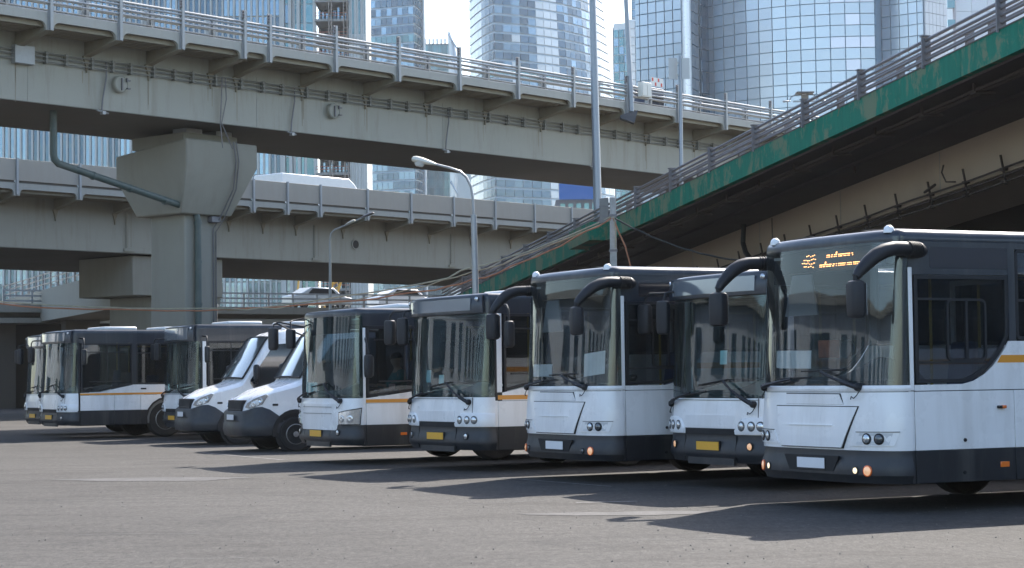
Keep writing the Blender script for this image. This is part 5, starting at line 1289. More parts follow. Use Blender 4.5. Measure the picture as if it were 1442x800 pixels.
mb = MB(); lamp_head(mb, (0.66, 0, 7.72), (1, 0, 0.36), 0.42, 0.26, 0.16); obj('lamp_head', mb, mat('cream_lamp_shell', (0.62, 0.60, 0.52), 0.5), l2)
mb = MB(); lamp_head(mb, (1.22, 0, 7.96), (1, 0, 0.36), 0.62, 0.28, 0.14); obj('lamp_head', mb, GALV_D, l2)
p1 = thing('tall_pole', 'very tall thick grey metal pole standing on the green ramp ledge', 'pole', (3.16, 72.2, 6.76))
p1.scale = (0.8, 0.8, 0.8)
mb = MB(); mb.tube([(0, 0, 0), (-0.1, 0, 10), (-0.15, 0, 18)], [0.20, 0.155, 0.12], 14); obj('pole', mb, mat('silver_pole', (0.27, 0.3, 0.3375), 0.4, metal=0.5, var=0.06), p1)
mb = MB(); mb.lathe((0, 0, 0), (0, 0, 1), [(0.34, 0), (0.34, 0.05), (0.22, 0.06), (0.21, 0.5), (0, 0.5)], 14); obj('base_flange', mb, GALV_D, p1)
p2_ = thing('tall_pole', 'tall leaning pole on the upper viaduct edge beside the white control box', 'pole', (4.83, 78.6, 12.1))
mb = MB(); mb.tube([(0, 0, -0.15), (-0.14, 0, 4), (-0.33, 0, 9)], [0.105, 0.09, 0.07], 12); obj('pole', mb, MATS['silver_pole'], p2_)
mb = MB(); mb.hexa([(-0.45, -0.15, -0.42), (0.1, -0.15, -0.62), (0.1, 0.4, -0.62), (-0.45, 0.4, -0.42)], [(-0.45, -0.15, -0.30), (0.25, -0.15, -0.12), (0.25, 0.4, -0.12), (-0.45, 0.4, -0.30)]); obj('base_bracket', mb, mat('dark_bracket_steel', (0.06, 0.065, 0.08), 0.5), p2_)
bx_ = thing('control_box', 'white electrical control box fixed to the upper viaduct railing', 'box', (5.25, 79.05, 12.62), R(49))
mb = MB(); mb.box(-0.20, 0.42, -0.22, 0.02, -0.05, 0.55); b_ = obj('cabinet', mb, mat('cabinet_white', (0.72, 0.72, 0.66), 0.5, var=0.04), bx_, 0.02)
for k in range(2): obj('door', MB().box(-0.17+0.30*k, 0.10+0.29*k, -0.235, -0.222, 0.0, 0.46), MATS['cabinet_white'], b_, 0.005)
p3 = thing('sign_pole', 'thin pole with two square grey panels at its top, standing on the green ramp', 'pole', (5.50, 64, 7.40))
p3.scale = (0.8, 0.8, 0.8)
mb = MB(); mb.tube([(0, 0, 0), (0.05, 0, 5.5)], [0.085, 0.07], 10); obj('pole', mb, MATS['silver_pole'], p3)
SGN = mat('sign_back_grey', (0.50, 0.53, 0.53), 0.5, var=0.05)
mb = MB(); mb.hexa([(-0.44, -0.10, 4.55), (-0.06, 0.14, 4.55), (-0.06, 0.18, 4.55), (-0.44, -0.06, 4.55)], [(-0.44, -0.10, 5.42), (-0.06, 0.14, 5.42), (-0.06, 0.18, 5.42), (-0.44, -0.06, 5.42)]); obj('sign_panel', mb, SGN, p3)
mb = MB(); mb.box(0.10, 0.42, -0.05, -0.01, 4.55, 5.40); obj('sign_panel', mb, SGN, p3)
mb = MB(); mb.box(-0.1, 0.12, 0.0, 0.06, 4.7, 4.75); mb.box(-0.1, 0.12, 0.0, 0.06, 5.2, 5.25); tag(obj('sign_bracket', mb, GALV, p3), kind='stuff')
wt_ = thing('works_trailer', 'dark road works trailer with a red and white barrier board on the upper viaduct', 'trailer', (5.9, 80.9, 12.28), R(49))
obj('trailer_body', MB().box(-0.3, 0.7, 0, 0.8, 0.1, 0.95), mat('dark_blue_trailer', (0.03, 0.045, 0.09), 0.5), wt_, 0.03)
obj('barrier_board', MB().box(-0.2, 0.6, -0.04, 0.0, 1.0, 1.36), mat('board_white', (0.75, 0.75, 0.72), 0.5), wt_)
for k in range(4): obj('red_stripe', MB().box(-0.18+0.2*k, -0.08+0.2*k, -0.046, -0.041, 1.02, 1.16) if k % 2 else MB().box(-0.18+0.2*k, -0.08+0.2*k, -0.046, -0.041, 1.20, 1.34), mat('board_red', (0.6, 0.05, 0.03), 0.5), wt_)
fp = thing('floodlight_mast', 'short mast with flat canopy and lamps above the upper viaduct railing at the right', 'mast', (13.1, 88.1, 12.3))
obj('post', MB().box(-0.05, 0.05, -0.05, 0.05, -0.1, 1.5), GALV, fp)
obj('canopy', MB().box(-0.36, 0.42, -0.3, 0.3, 1.62, 1.68), GALV_D, fp, 0.01)
obj('control_box', MB().box(-0.12, 0.18, -0.12, 0.12, 1.30, 1.56), mat('brown_box', (0.22, 0.18, 0.14), 0.6), fp, 0.01)
obj('crossbar', MB().box(-0.5, 0.5, -0.03, 0.03, 1.24, 1.30), GALV, fp)
for sx in (-1, 1):
    mb = MB(); mb.tube([(0.1*sx, 0, 1.58), (0.4*sx, 0, 1.56), (0.58*sx, 0, 1.46), (0.64*sx, 0, 1.34)], 0.03, 6); a_ = obj('lamp_arm', mb, GALV, fp)
    mb = MB(); lamp_head(mb, (0.60*sx, 0, 1.28), (sx, 0, -0.04), 0.36, 0.16, 0.12); obj('lamp_head', mb, GALV, a_)
cp = thing('concrete_pole', 'weathered square concrete pole with metal box and dangling cables before the green ramp', 'pole', (3.17, 62, 0))
mb = MB(); mb.hexa([(-0.13, -0.13, 0), (0.13, -0.13, 0), (0.13, 0.13, 0), (-0.13, 0.13, 0)], [(-0.09, -0.1, 7.05), (0.10, -0.1, 7.05), (0.10, 0.1, 7.05), (-0.09, 0.1, 7.05)]); obj('pole', mb, mat('old_white_pole', (0.4, 0.4, 0.384), 0.8, var=0.15, scale=6, stain=(0.16, 0.09, 0.05), stain_amt=0.8, streak=True), cp, 0.015)
for z in (5.35, 6.45):
    obj('pole_band', MB().box(-0.13, 0.13, -0.13, 0.13, z, z+0.07), GALV_D, cp)
mb = MB(); mb.hexa([(-0.42, -0.1, 6.22), (-0.13, -0.1, 6.30), (-0.13, 0.1, 6.30), (-0.42, 0.1, 6.22)], [(-0.40, -0.1, 7.02), (-0.13, -0.1, 7.05), (-0.13, 0.1, 7.05), (-0.40, 0.1, 7.02)]); jb = obj('metal_cabinet', mb, mat('dull_cabinet', (0.20, 0.20, 0.19), 0.6, var=0.2, stain=(0.1, 0.05, 0.03), stain_amt=0.4), cp, 0.02)
for z in (6.45, 6.75): obj('cabinet_band', MB().box(-0.43, -0.12, -0.115, -0.10, z, z+0.03), GALV_D, jb)
def cat(a, b, sag, n=14, wob=0.0, seed=1):
    rr_ = random.Random(seed); a, b = Vector(a), Vector(b)
    return [a.lerp(b, k/n)+Vector((0, 0, -4*sag*(k/n)*(1-k/n)+(rr_.uniform(-wob, wob) if 0 < k < n else 0))) for k in range(n+1)]
C_OR = mat('orange_cable', (0.40, 0.17, 0.09), 0.6, var=0.2); C_TAN = mat('tan_cable', (0.36, 0.33, 0.24), 0.6, var=0.2); C_BK = mat('black_cable', (0.03, 0.03, 0.03), 0.6)
top = Vector((3.12, 61.9, 6.40)); far_l = Vector((-17.5, 66.0, 4.2))
def cable(pts, r, m_, lab): mb = MB(); mb.tube(pts, r, 6); tag(obj('cable', mb, m_), lab, 'cable', 'cables slung from the weathered pole')
mid = Vector((-3.4, 62.6, 4.05)); mid2 = Vector((-1.2, 62.3, 4.55))
cable(cat(top, (-2.4, 62.5, 4.25), 0.25, 14, 0.05, 1)+cat((-2.4, 62.5, 4.25), far_l, 0.45, 24, 0.03, 2)[1:], 0.028, C_OR, 'reddish cable running down left from the weathered pole over the bus roofs')
cable(cat(top+Vector((0, 0, 0.05)), (-1.6, 62.4, 4.85), 0.15, 12, 0.02, 3)+cat((-1.6, 62.4, 4.85), (-2.0, 62.4, 4.62), 0.0, 3)[1:]+cat((-2.0, 62.4, 4.62), (-9.2, 64.2, 3.75), 0.10, 16, 0.02, 4)[1:], 0.026, C_TAN, 'tan cable with a kink running left from the pole to the tall pier')
cable(cat(top+Vector((0, 0, -0.06)), (-9.5, 64.0, 3.80), 0.75, 26, 0.04, 5), 0.020, C_TAN, 'thin tan cable sagging lowest between the weathered pole and the tall pier')
cable(cat((-9.0, 63.0, 3.78), (-18.4, 66.5, 4.35), 0.12, 14, 0.01, 6), 0.025, C_TAN, 'pale cable running left from the tall pier above the far left bus')
cable(cat(top+Vector((0.1, 0, 0)), (8.4, 60.5, 4.9), 0.42, 18, 0.02, 7), 0.030, C_BK, 'black cable running right from the weathered pole under the green ramp')
cable([top+Vector((0.05, -0.1, 0)), top+Vector((0.2, -0.12, -0.4)), top+Vector((0.42, -0.1, -0.9)), top+Vector((0.6, 0, -1.6)), top+Vector((0.62, 0, -2.6))], 0.028, C_OR, 'brown cable dangling from the weathered pole down behind the bus roof')
cable([top+Vector((0.08, -0.12, 0)), top+Vector((0.12, -0.14, -0.5)), top+Vector((0.10, -0.12, -0.95))], 0.022, C_TAN, 'short tan cable end hanging beside the weathered pole')

# ------------------------------------------------------------ towers
FR = {}
def frm(name, col, rough=0.4): return mat(name, col, rough, metal=0.2, var=0.05, scale=0.05)
def wallgrid(par, path, z0, z1, va, vb, rowh, gap, m_pick, m_frame, taper=None, name='pane', thick=0.35, cells=True, gapz=None):
    """path: plan points bounding the columns; panes between them; rows of height rowh. Rows inside va..vb are single parts"""
    def T(x, y, z): return taper(x, y, z) if taper else (x, y, z)
    gapz = gapz or gap
    # backing wall with depth
    mb = MB()
    a = [T(x, y, z0) for x, y in path]; b = [T(x, y, z1) for x, y in path]
    mb.grid([a, b]); obj('mullion_wall', mb, m_frame, par, smooth=False)
    n = int((z1-z0)/rowh); stuff = {}
    for i in range(len(path)-1):
        x0, y0 = path[i]; x1, y1 = path[i+1]
        L_ = math.hypot(x1-x0, y1-y0); dx, dy = (x1-x0)/L_, (y1-y0)/L_
        nx, ny = dy, -dx                       # towards the viewer for paths that run left to right
        for r_ in range(n):
            za, zb_ = z0+r_*rowh+gapz/2, z0+(r_+1)*rowh-gapz/2
            pts = []
            for z in (za, zb_):
                for t in ((gap/2), (L_-gap/2)):
                    x, y, z_ = T(x0+dx*t, y0+dy*t, z); pts.append((x+nx*thick, y+ny*thick, z_))
            q = [pts[0], pts[1], pts[3], pts[2]]
            qb = [(p[0]-nx*thick*0.8, p[1]-ny*thick*0.8, p[2]) for p in q]
            m_ = m_pick(i, r_, (za+zb_)/2)
            if m_ is None: continue
            if va <= za and zb_ <= vb:
                mb = MB(); mb.add(q+qb, [(0, 1, 2, 3), (1, 0, 4, 5), (2, 1, 5, 6), (3, 2, 6, 7), (0, 3, 7, 4)]); obj(name, mb, m_, par, smooth=False, fixn=False)
            else:
                s_ = stuff.setdefault(m_.name, (MB(), m_)); s_[0].add(q+qb, [(0, 1, 2, 3), (1, 0, 4, 5), (2, 1, 5, 6), (3, 2, 6, 7), (0, 3, 7, 4)])
    for k, (mb, m_) in stuff.items(): tag(obj(name+'s_beyond', mb, m_, par, smooth=False, fixn=False), kind='stuff')
def cap_box(par, pts, z0, z1, m_, name='core'):
    mb = MB(); mb.prism([(x, y, z0) for x, y in pts], (0, 0, z1-z0)); return obj(name, mb, m_, par, smooth=False)

GL_L = tower_glass('pale_blue_mirror_glass', (0.476, 0.552, 0.62), 0.25, 0.5, 0.07, 0.08)
GL_L2 = tower_glass('pale_pink_spandrel', (0.68, 0.70, 0.78), 0.25, 0.4, 0.05, 0.02)
GL_D = tower_glass('deep_blue_glass', (0.075, 0.135, 0.19), 0.08, 0.5, 0.30, 0.20)
GL_T = tower_glass('teal_glass', (0.104, 0.208, 0.24), 0.08, 0.6, 0.35, 0.15)
GL_M = tower_glass('mid_blue_glass', (0.18, 0.27, 0.35), 0.08, 0.7, 0.25, 0.12)
GL_W = tower_glass('white_glass_and_reflection', (0.576, 0.624, 0.656), 0.25, 0.25, 0.08, 0.05)  # pale glass; also paints white reflection strips on the tapering tower
F_BL = frm('blue_mullion', (0.17, 0.30, 0.42)); F_WH = frm('white_mullion', (0.62, 0.66, 0.68)); F_BAND = frm('blue_floor_band', (0.34, 0.45, 0.55)); F_DK = frm('dark_mullion', (0.05, 0.09, 0.12))
RW = 2.285
# T6: pale blue round tower
t6 = thing('glass_tower', 'pale blue round glass tower with square grid behind the green ramp', 'tower')
nf = [(35.1-0.79*2.02*k, 400+0.61*2.02*k) for k in range(6, -1, -1)]
nf[0] = (26.2, 406.9)
wallgrid(t6, nf, 0, 112, 44, 82, RW, 0.20, lambda i, r_, z: GL_L, F_BL)
mb = MB(); mb.tube([(36.0, 400.4, 0), (36.0, 400.4, 112)], 0.95, 14); obj('corner_tube', mb, mat('bright_corner_metal', (0.80, 0.82, 0.84), 0.3, metal=0.5, var=0.02), t6)
wallgrid(t6, [(36.6, 401), (37.7, 404), (38.9, 407)], 0, 112, 44, 82, RW, 0.2, lambda i, r_, z: GL_L, F_BL)
mb = MB(); mb.tube([(39.3, 406.5, 0), (39.3, 406.5, 112)], 0.22, 6); obj('corner_post', mb, F_DK, t6)
wallgrid(t6, [(39.5, 407.6), (40.4, 409.2), (41.2, 410.8)], 0, 112, 44, 82, RW*2, 0.12, lambda i, r_, z: GL_M, F_BL)
for k in range(11, 40):
    z = RW*2*k; mb = MB(); mb.prism([(39.45, 407.2, z), (41.15, 410.5, z), (41.15, 411, z), (39.45, 408, z)], (0, 0, RW*0.95)); obj('spandrel', mb, GL_L2, t6, smooth=False)
cyl = [(71-35*math.sin(-R(a))*-1, 430-35*math.cos(R(a))) for a in [59-4.8*k for k in range(14)]]
wallgrid(t6, cyl, 0, 112, 44, 82, RW, 0.16, lambda i, r_, z: GL_L2 if (i >= 10 and r_ % 4 == 1) or (i == 11 and r_ % 4 == 3) else GL_L, F_BL)
cap_box(t6, [(x+0.0, y+0.3) for x, y in cyl]+[(74, 450), (40, 450)], 0, 112, F_BL)
# T6b: stepped wing with a white side
t6b = thing('glass_tower', 'angular blue glass tower with a bright white side, right of the round tower', 'tower')
wallgrid(t6b, [(73.0, 395.6), (73.7, 398.2), (74.9, 400.4)], 0, 112, 50, 85, RW, 0.14, lambda i, r_, z: GL_M, F_BL)
wallgrid(t6b, [(74.8, 400.6), (75.6, 400.0)]+[(75.6+0.8*1.95*k, 400-0.6*1.95*k) for k in range(1, 5)]+[(82.9, 394.5)], 0, 112, 50, 85, RW, 0.16, lambda i, r_, z: GL_L, F_BL)
wallgrid(t6b, [(82.9+0.75*1.2*k, 394.5+0.66*1.2*k) for k in range(7)], 0, 112, 60, 82, RW, 0.10, lambda i, r_, z: mat('bright_white_panel', (0.68, 0.697, 0.7225), 0.25, var=0.02, scale=0.05), frm('pale_mullion', (0.42, 0.50, 0.58)))
cap_box(t6b, [(73.1, 396.2), (75.6, 400.4), (82.8, 395), (88.1, 399.6), (86, 425), (74, 425)], 0, 112, F_BL)
# T7: bright white tower far right
t7 = thing('white_tower', 'bright white tower with a faint panel grid at the upper right corner', 'tower')
wallgrid(t7, [(113+4.2*k, 500+0.5*k) for k in range(9)], 0, 130, 70, 102, 4.2, 0.10, lambda i, r_, z: mat('white_cladding', (0.7912, 0.7912, 0.8004), 0.35, var=0.01, scale=0.05), frm('pale_joint', (0.62, 0.64, 0.68)))
cap_box(t7, [(113.2, 500.6), (146, 504.5), (146, 530), (113, 530)], 0, 130, F_WH)
mb = MB(); mb.tube([(112.6, 499, 60), (112.4, 499, 130)], 0.35, 5); tag(obj('mast', mb, mat('mast_red_grey', (0.45, 0.40, 0.42), 0.5), t7), None)
for z in (88, 93): obj('mast_platform', MB().box(110.6, 112.5, 498, 499.5, z, z+2.0), GL_T, t7)
# T4: tapering curved banded tower
t4 = thing('glass_tower', 'tapering curved blue tower with white floor bands and one dark band of louvres', 'tower')
def tap4(x, y, z): return (x-(x-2)*0.0026*(z-107) if x > 2 else x+(x+5)*0.001*(z-107)*-1, y, z)
def dense(path, step):
    out = [path[0]]
    for (x0, y0), (x1, y1) in zip(path[:-1], path[1:]):
        n = max(1, round(math.hypot(x1-x0, y1-y0)/step))
        out += [(x0+(x1-x0)*k/n, y0+(y1-y0)*k/n) for k in range(1, n+1)]
    return out
RH = 3.25
r4 = random.Random(12)
r_dark = int((108.5)/RH)
blk = {}
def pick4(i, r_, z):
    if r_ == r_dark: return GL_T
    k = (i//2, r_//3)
    if 5 <= i <= 7 and r_ > r_dark: return GL_W  # reflections of neighbouring towers painted as whiter pane columns
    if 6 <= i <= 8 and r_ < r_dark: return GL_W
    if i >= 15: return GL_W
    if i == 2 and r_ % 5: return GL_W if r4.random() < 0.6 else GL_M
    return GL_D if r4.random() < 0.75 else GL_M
path4 = dense([(-5.2, 700), (4, 705), (13, 711.5), (21, 719), (28.5, 729), (35, 741), (39.5, 754)], 3.4)
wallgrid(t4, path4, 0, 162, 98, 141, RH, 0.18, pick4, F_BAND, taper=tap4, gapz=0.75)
pathl = [(-14.3, 731), (-13.2, 726), (-12.0, 720.5), (-10.8, 715.5), (-9.4, 710.5), (-8.0, 706.3), (-6.6, 702.8), (-5.2, 700)]
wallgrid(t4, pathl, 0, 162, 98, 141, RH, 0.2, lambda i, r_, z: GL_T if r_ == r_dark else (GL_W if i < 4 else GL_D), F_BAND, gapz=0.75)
# T2
t2 = thing('glass_tower', 'blue grey banded glass tower beside the building under construction', 'tower')
r2 = random.Random(4)
def pick2(i, r_, z):
    if r_ == int(112/3.02): return GL_T
    return GL_D if (i >= 4 and r2.random() < 0.7) else (GL_M if r2.random() < 0.75 else GL_D)
wallgrid(t2, dense([(-47.5, 656), (-31.1, 650)], 2.05), 0, 150, 90, 128, 3.02, 0.16, pick2, F_BAND, gapz=0.6)
wallgrid(t2, [(-31.1, 650), (-30.2, 654), (-29.5, 658), (-28.9, 663)], 0, 150, 90, 128, 3.02, 0.16, lambda i, r_, z: GL_T if r_ == int(112/3.02) else (GL_D if i < 2 else GL_M), F_BAND, gapz=0.6)
mb = MB(); mb.tube([(-28.5, 661, 0), (-28.5, 661, 150)], 0.55, 8); obj('corner_fin', mb, F_WH, t2)
cap_box(t2, [(-47.4, 657), (-31.1, 651), (-29.2, 663.5), (-29, 675), (-47, 675)], 0, 150, F_BAND)
# T3
t3 = thing('glass_tower', 'low dark teal tower with a curved pointed shell on its right corner', 'tower')
wallgrid(t3, dense([(-34.5, 800), (-23.5, 800)], 1.85), 0, 136.5, 60, 137, 3.4, 0.3, lambda i, r_, z: GL_T, F_DK)
for k in range(7): obj('roof_fin', MB().box(-34.2+1.6*k, -33.4+1.6*k, 799.5, 801, 136.6, 138.6), F_WH, t3)
mb = MB(); rows = []
for z in np.linspace(0, 141, 24):
    w = 4.3*(1-max(0, (z-118)/23.5)**2.2)**0.5 if z < 141.4 else 0.1
    x0 = -24.6; rows.append([(x0+0.5*(1-math.cos(math.pi*q)) * w, 799-1.2*math.sin(math.pi*q), z) for q in np.linspace(0, 1, 7)])
mb.grid(rows); obj('curved_shell', mb, GL_W, t3)
for k in range(9):
    z = 66+8.5*k; mb = MB(); mb.tube([(-24.4, 797.6, z+6), (-20.8, 797.8, z)], 0.35, 4); obj('shell_brace', mb, F_BAND, t3)
cap_box(t3, [(-34.4, 800.6), (-20.6, 800.6), (-20.6, 815), (-34.4, 815)], 0, 118, F_DK)
lw = thing('pale_tower', 'plain pale tower sliver between the teal tower and the tapering one', 'tower')
obj('facade', MB().box(-20.4, -14.6, 760, 775, 0, 92), mat('pale_facade', (0.496, 0.544, 0.56), 0.4, var=0.03, scale=0.05), lw)
# T5
t5 = thing('glass_tower', 'slim hazy teal towers standing close behind the tall leaning pole', 'tower')
wallgrid(t5, dense([(32.0, 602), (36.6, 600)], 1.5), 0, 108.5, 60, 109, 2.6, 0.22, lambda i, r_, z: GL_T if (i+r_) % 3 else GL_M, F_WH)
wallgrid(t5, dense([(36.6, 600), (41.5, 602)], 1.6), 0, 109.5, 60, 110, 2.6, 0.2, lambda i, r_, z: GL_M if (i*r_) % 4 else GL_W, F_WH)
wallgrid(t5, dense([(37.6, 604), (42.0, 606)], 1.6), 108, 140, 108, 125, 2.6, 0.2, lambda i, r_, z: GL_M, F_WH)
cap_box(t5, [(32.1, 602.5), (36.6, 600.6), (41.4, 602.5), (41.4, 612), (32.1, 612)], 0, 108.4, F_DK)
# T1: white finned block partly under construction
t1 = thing('office_block', 'long white finned office block with open unfinished floors at its right end', 'building')
Y1 = 350
def X1(px): return (px-721)/2804*Y1
WHT = mat('white_fin_panel', (0.465, 0.495, 0.4875), 0.5, var=0.04, scale=0.1)
r1 = random.Random(8)
wallgrid(t1, [(x, Y1) for x in np.arange(X1(-60), X1(400), 2.04)]+[(X1(400), Y1)], 0, 90, 30, 72, 9.4, 0.5, lambda i, r_, z: GL_D if r1.random() < 0.55 else GL_M, F_WH, gapz=0.25)
finm = None
for k, x in enumerate(np.arange(X1(-60), X1(401), 1.02)):
    mb = MB(); mb.box(x-0.16, x+0.16, Y1-0.75, Y1-0.3, 0, 90); obj('fin', mb, WHT, t1)
wallgrid(t1, dense([(X1(400), Y1+0.6), (X1(447), Y1+0.6)], 1.95), 0, 90, 30, 72, 3.4, 0.5, lambda i, r_, z: GL_T if r1.random() < 0.7 else GL_M, F_WH, gapz=0.15)
for x in (X1(401), X1(411), X1(423), X1(446)): obj('fin', MB().box(x-0.28, x+0.28, Y1-0.7, Y1+0.6, 0, 90), WHT, t1)
xa, xb = X1(447), X1(494)
for k in range(3, 27):
    z = 3.4*k
    if z > 86: break
    obj('floor_slab', MB().box(xa, xb, Y1-1.3, Y1+9, z, z+0.42), mat('raw_concrete_slab', (0.28, 0.287, 0.28), 0.8, var=0.08, scale=0.3), t1)
    mb = MB()
    for j in range(8):
        if r1.random() < 0.8: x = xa+0.4+j*0.68; mb.box(x, x+0.35, Y1+1.2, Y1+1.5, z+0.42, z+r1.uniform(1.2, 3.2))
    tag(obj('stacked_materials', mb, GL_M if k % 2 else mat('builders_boards', (0.45, 0.36, 0.30), 0.7, var=0.3), t1), kind='stuff')
    mb = MB(); mb.tube([(xa, Y1-1.25, z+1.5), (xb, Y1-1.25, z+1.5)], 0.05, 4); mb.tube([(xa, Y1-1.25, z+1.0), (xb, Y1-1.25, z+1.0)], 0.05, 4); tag(obj('safety_rail', mb, mat('red_safety_rail', (0.5, 0.16, 0.12), 0.6), t1), kind='stuff')
obj('back_wall', MB().box(xa, xb, Y1+6, Y1+6.4, 0, 88), F_DK, t1)
mb = MB()
for x in (X1(467), X1(471), X1(488), X1(493)): mb.tube([(x, Y1-1.6, 10), (x, Y1-1.6, 88)], 0.09, 4)
for k in range(60):
    z = 10+1.3*k; mb.tube([(X1(467), Y1-1.6, z), (X1(471), Y1-1.6, z+1.3)], 0.06, 4); mb.tube([(X1(488), Y1-1.6, z), (X1(493), Y1-1.6, z+0.1)], 0.06, 4)
tag(obj('scaffold_mast', mb, mat('scaffold_steel', (0.30, 0.27, 0.24), 0.6), t1), kind='stuff')
wallgrid(t1, [(X1(p_), Y1) for p_ in (494, 498, 503, 507, 512, 515, 518.5)], 0, 90, 30, 72, 10.4, 0.35, lambda i, r_, z: WHT if (i % 2 == 0 or z < 60.0) else GL_T, F_WH, gapz=0.15)
cap_box(t1, [(X1(-59), Y1+0.7), (X1(400), Y1+0.7), (X1(400), Y1+14), (X1(-59), Y1+14)], 0, 89, F_DK)
cap_box(t1, [(X1(494), Y1+0.3), (X1(518), Y1+0.3), (X1(518), Y1+14), (X1(494), Y1+14)], 0, 89, WHT)
bb = thing('blue_hoarding_building', 'low grey building with bright blue top panel visible between the bridges', 'building', (7.3, 300, 0))
obj('blue_panel', MB().box(0, 5.6, 0, 0.5, 28.2, 31.5), mat('bright_blue_panel', (0.01, 0.12, 0.42), 0.4, var=0.03), bb)
obj('wall', MB().box(-0.5, 7.5, 0.6, 12, 0, 28.2), mat('grey_brown_wall', (0.17, 0.17, 0.18), 0.7, var=0.2, scale=0.3), bb)
for k in range(5): obj('window', MB().box(0.2+1.2*k, 0.9+1.2*k, 0.5, 0.62, 24.5, 27.6), GL_T, bb)

# ------------------------------------------------------------ loose things in the buses
def in_bus(name, label, cat, mb, m_, bx, by, yaw, bev=0.0):
    o = obj(name, mb, m_, None, bev, smooth=False); o.location = (bx, by, 0); o.rotation_euler = (0, 0, R(yaw)); return tag(o, label, cat)
def sheet(f, s0, s1, z0, z1, off=-0.03, skew=0.0):
    mb = MB(); f.patch(mb, ((s0, z0), (s1, z0+skew), (s1, z1+skew), (s0, z1)), off, 0.004, 4, 1); return mb
in_bus('paper_sign', 'blank white sheet behind the windscreen of the nearest bus, lower left', 'sign', sheet(fa, 1.50, 2.22, 1.54, 1.74, -0.012, 0.01), PAPER, 4.19, 21.05, 27)
in_bus('paper_sign', 'blank white card low behind the rounded windscreen at its left side', 'sign', sheet(fb, 1.62, 2.28, 1.49, 1.67, -0.012), PAPER, 1.51, 27.69, 27.3)
in_bus('paper_sign', 'tilted white sheet behind the rounded windscreen at its right side, near the pillar', 'sign', sheet(fb, 0.28, 0.72, 1.52, 1.84, -0.02, -0.04), PAPER, 1.51, 27.69, 27.3)
in_bus('paper_sign', 'small white card in the windscreen of the bus between two white plate buses', 'sign', sheet(fi, 1.06, 1.22, 1.62, 1.80, -0.012), PAPER, 3.47, 25.32, 27)
in_bus('paper_sign', 'pale blue card in the windscreen of the bus with blank destination box, left one', 'sign', sheet(fc, 1.72, 1.88, 1.42, 1.62, -0.03), mat('pale_blue_paper', (0.55, 0.68, 0.72), 0.7, var=0.04), -0.29, 31.49, 31)
in_bus('paper_sign', 'white card in the windscreen of the bus with blank destination box, right one', 'sign', sheet(fc, 1.28, 1.44, 1.40, 1.54, -0.03), PAPER, -0.29, 31.49, 31)
in_bus('paper_sign', 'white sheet low in the windscreen of the bus with slanted headlamps', 'sign', sheet(fd, 1.55, 2.05, 1.26, 1.44, -0.03), PAPER, -2.61, 34.64, 27)
in_bus('paper_sign', 'small white card in the side window beside the seated driver', 'sign', MB().box(0.50, 0.62, 0.03, 0.034, 1.29, 1.40), PAPER, -2.61, 34.64, 27)
mb = MB(); mb.box(1.72, 2.2, 1.35, 1.385, 1.5, 2.4)
CUR = mat('red_green_cloth', (0.30, 0.10, 0.05), 0.8, var=0.4, scale=8)
in_bus('parcel', 'small brown and green box standing on the dashboard of the nearest bus', 'box', MB().box(0.06, 0.20, 1.50, 1.72, 1.66, 1.86), CUR, 4.19, 21.05, 27, 0.01)
in_bus('fan', 'round black dashboard fan behind the windscreen of the nearest bus', 'fan', MB().lathe((0.05, 1.15, 1.75), (-1, 0, 0.1), [(0.03, -0.04), (0.10, -0.02), (0.11, 0.0), (0.10, 0.03), (0.02, 0.04), (0.0, 0.04)], 14), BLACKP, 4.19, 21.05, 27)

# the driver
def skin_obj(name, vs, es, m_, parent=None, sub=1, root=0):
    me = bpy.data.meshes.new(name); names = list(vs)
    me.from_pydata([vs[k][0] for k in names], [(names.index(a), names.index(b)) for a, b in es], [])
    o = bpy.data.objects.new(name, me); COL.objects.link(o)
    sk = o.modifiers.new('skin', 'SKIN'); sk.use_smooth_shade = True
    for i, k in enumerate(names):
        rr_ = vs[k][1]; rr_ = rr_ if isinstance(rr_, tuple) else (rr_, rr_)
        me.skin_vertices[0].data[i].radius = rr_
        me.skin_vertices[0].data[i].use_root = (i == root)
    sb = o.modifiers.new('sub', 'SUBSURF'); sb.levels = sub; sb.render_levels = sub
    me.materials.append(m_)
    if parent: o.parent = parent
    return o
SKN = mat('skin', (0.52, 0.33, 0.24), 0.6, var=0.06, scale=12)
TEAL = mat('teal_jacket', (0.02, 0.20, 0.20), 0.8, var=0.2, scale=10)
cx, cy = 1.02, 0.72
V = {'pelvis': ((cx, cy, 1.16), 0.13), 'waist': ((cx-0.01, cy, 1.30), (0.14, 0.11)), 'chest': ((cx-0.02, cy, 1.48), (0.17, 0.12)), 'neckb': ((cx-0.03, cy, 1.62), 0.075), 'neck': ((cx-0.05, cy, 1.69), 0.055), 'jaw': ((cx-0.085, cy, 1.76), (0.062, 0.075)), 'head': ((cx-0.08, cy, 1.83), (0.078, 0.095)), 'crown': ((cx-0.07, cy, 1.90), (0.06, 0.07)), 'nose': ((cx-0.195, cy, 1.80), 0.013)}
E_ = [('pelvis', 'waist'), ('waist', 'chest'), ('chest', 'neckb'), ('neckb', 'neck'), ('neck', 'jaw'), ('jaw', 'head'), ('head', 'crown'), ('head', 'nose')]
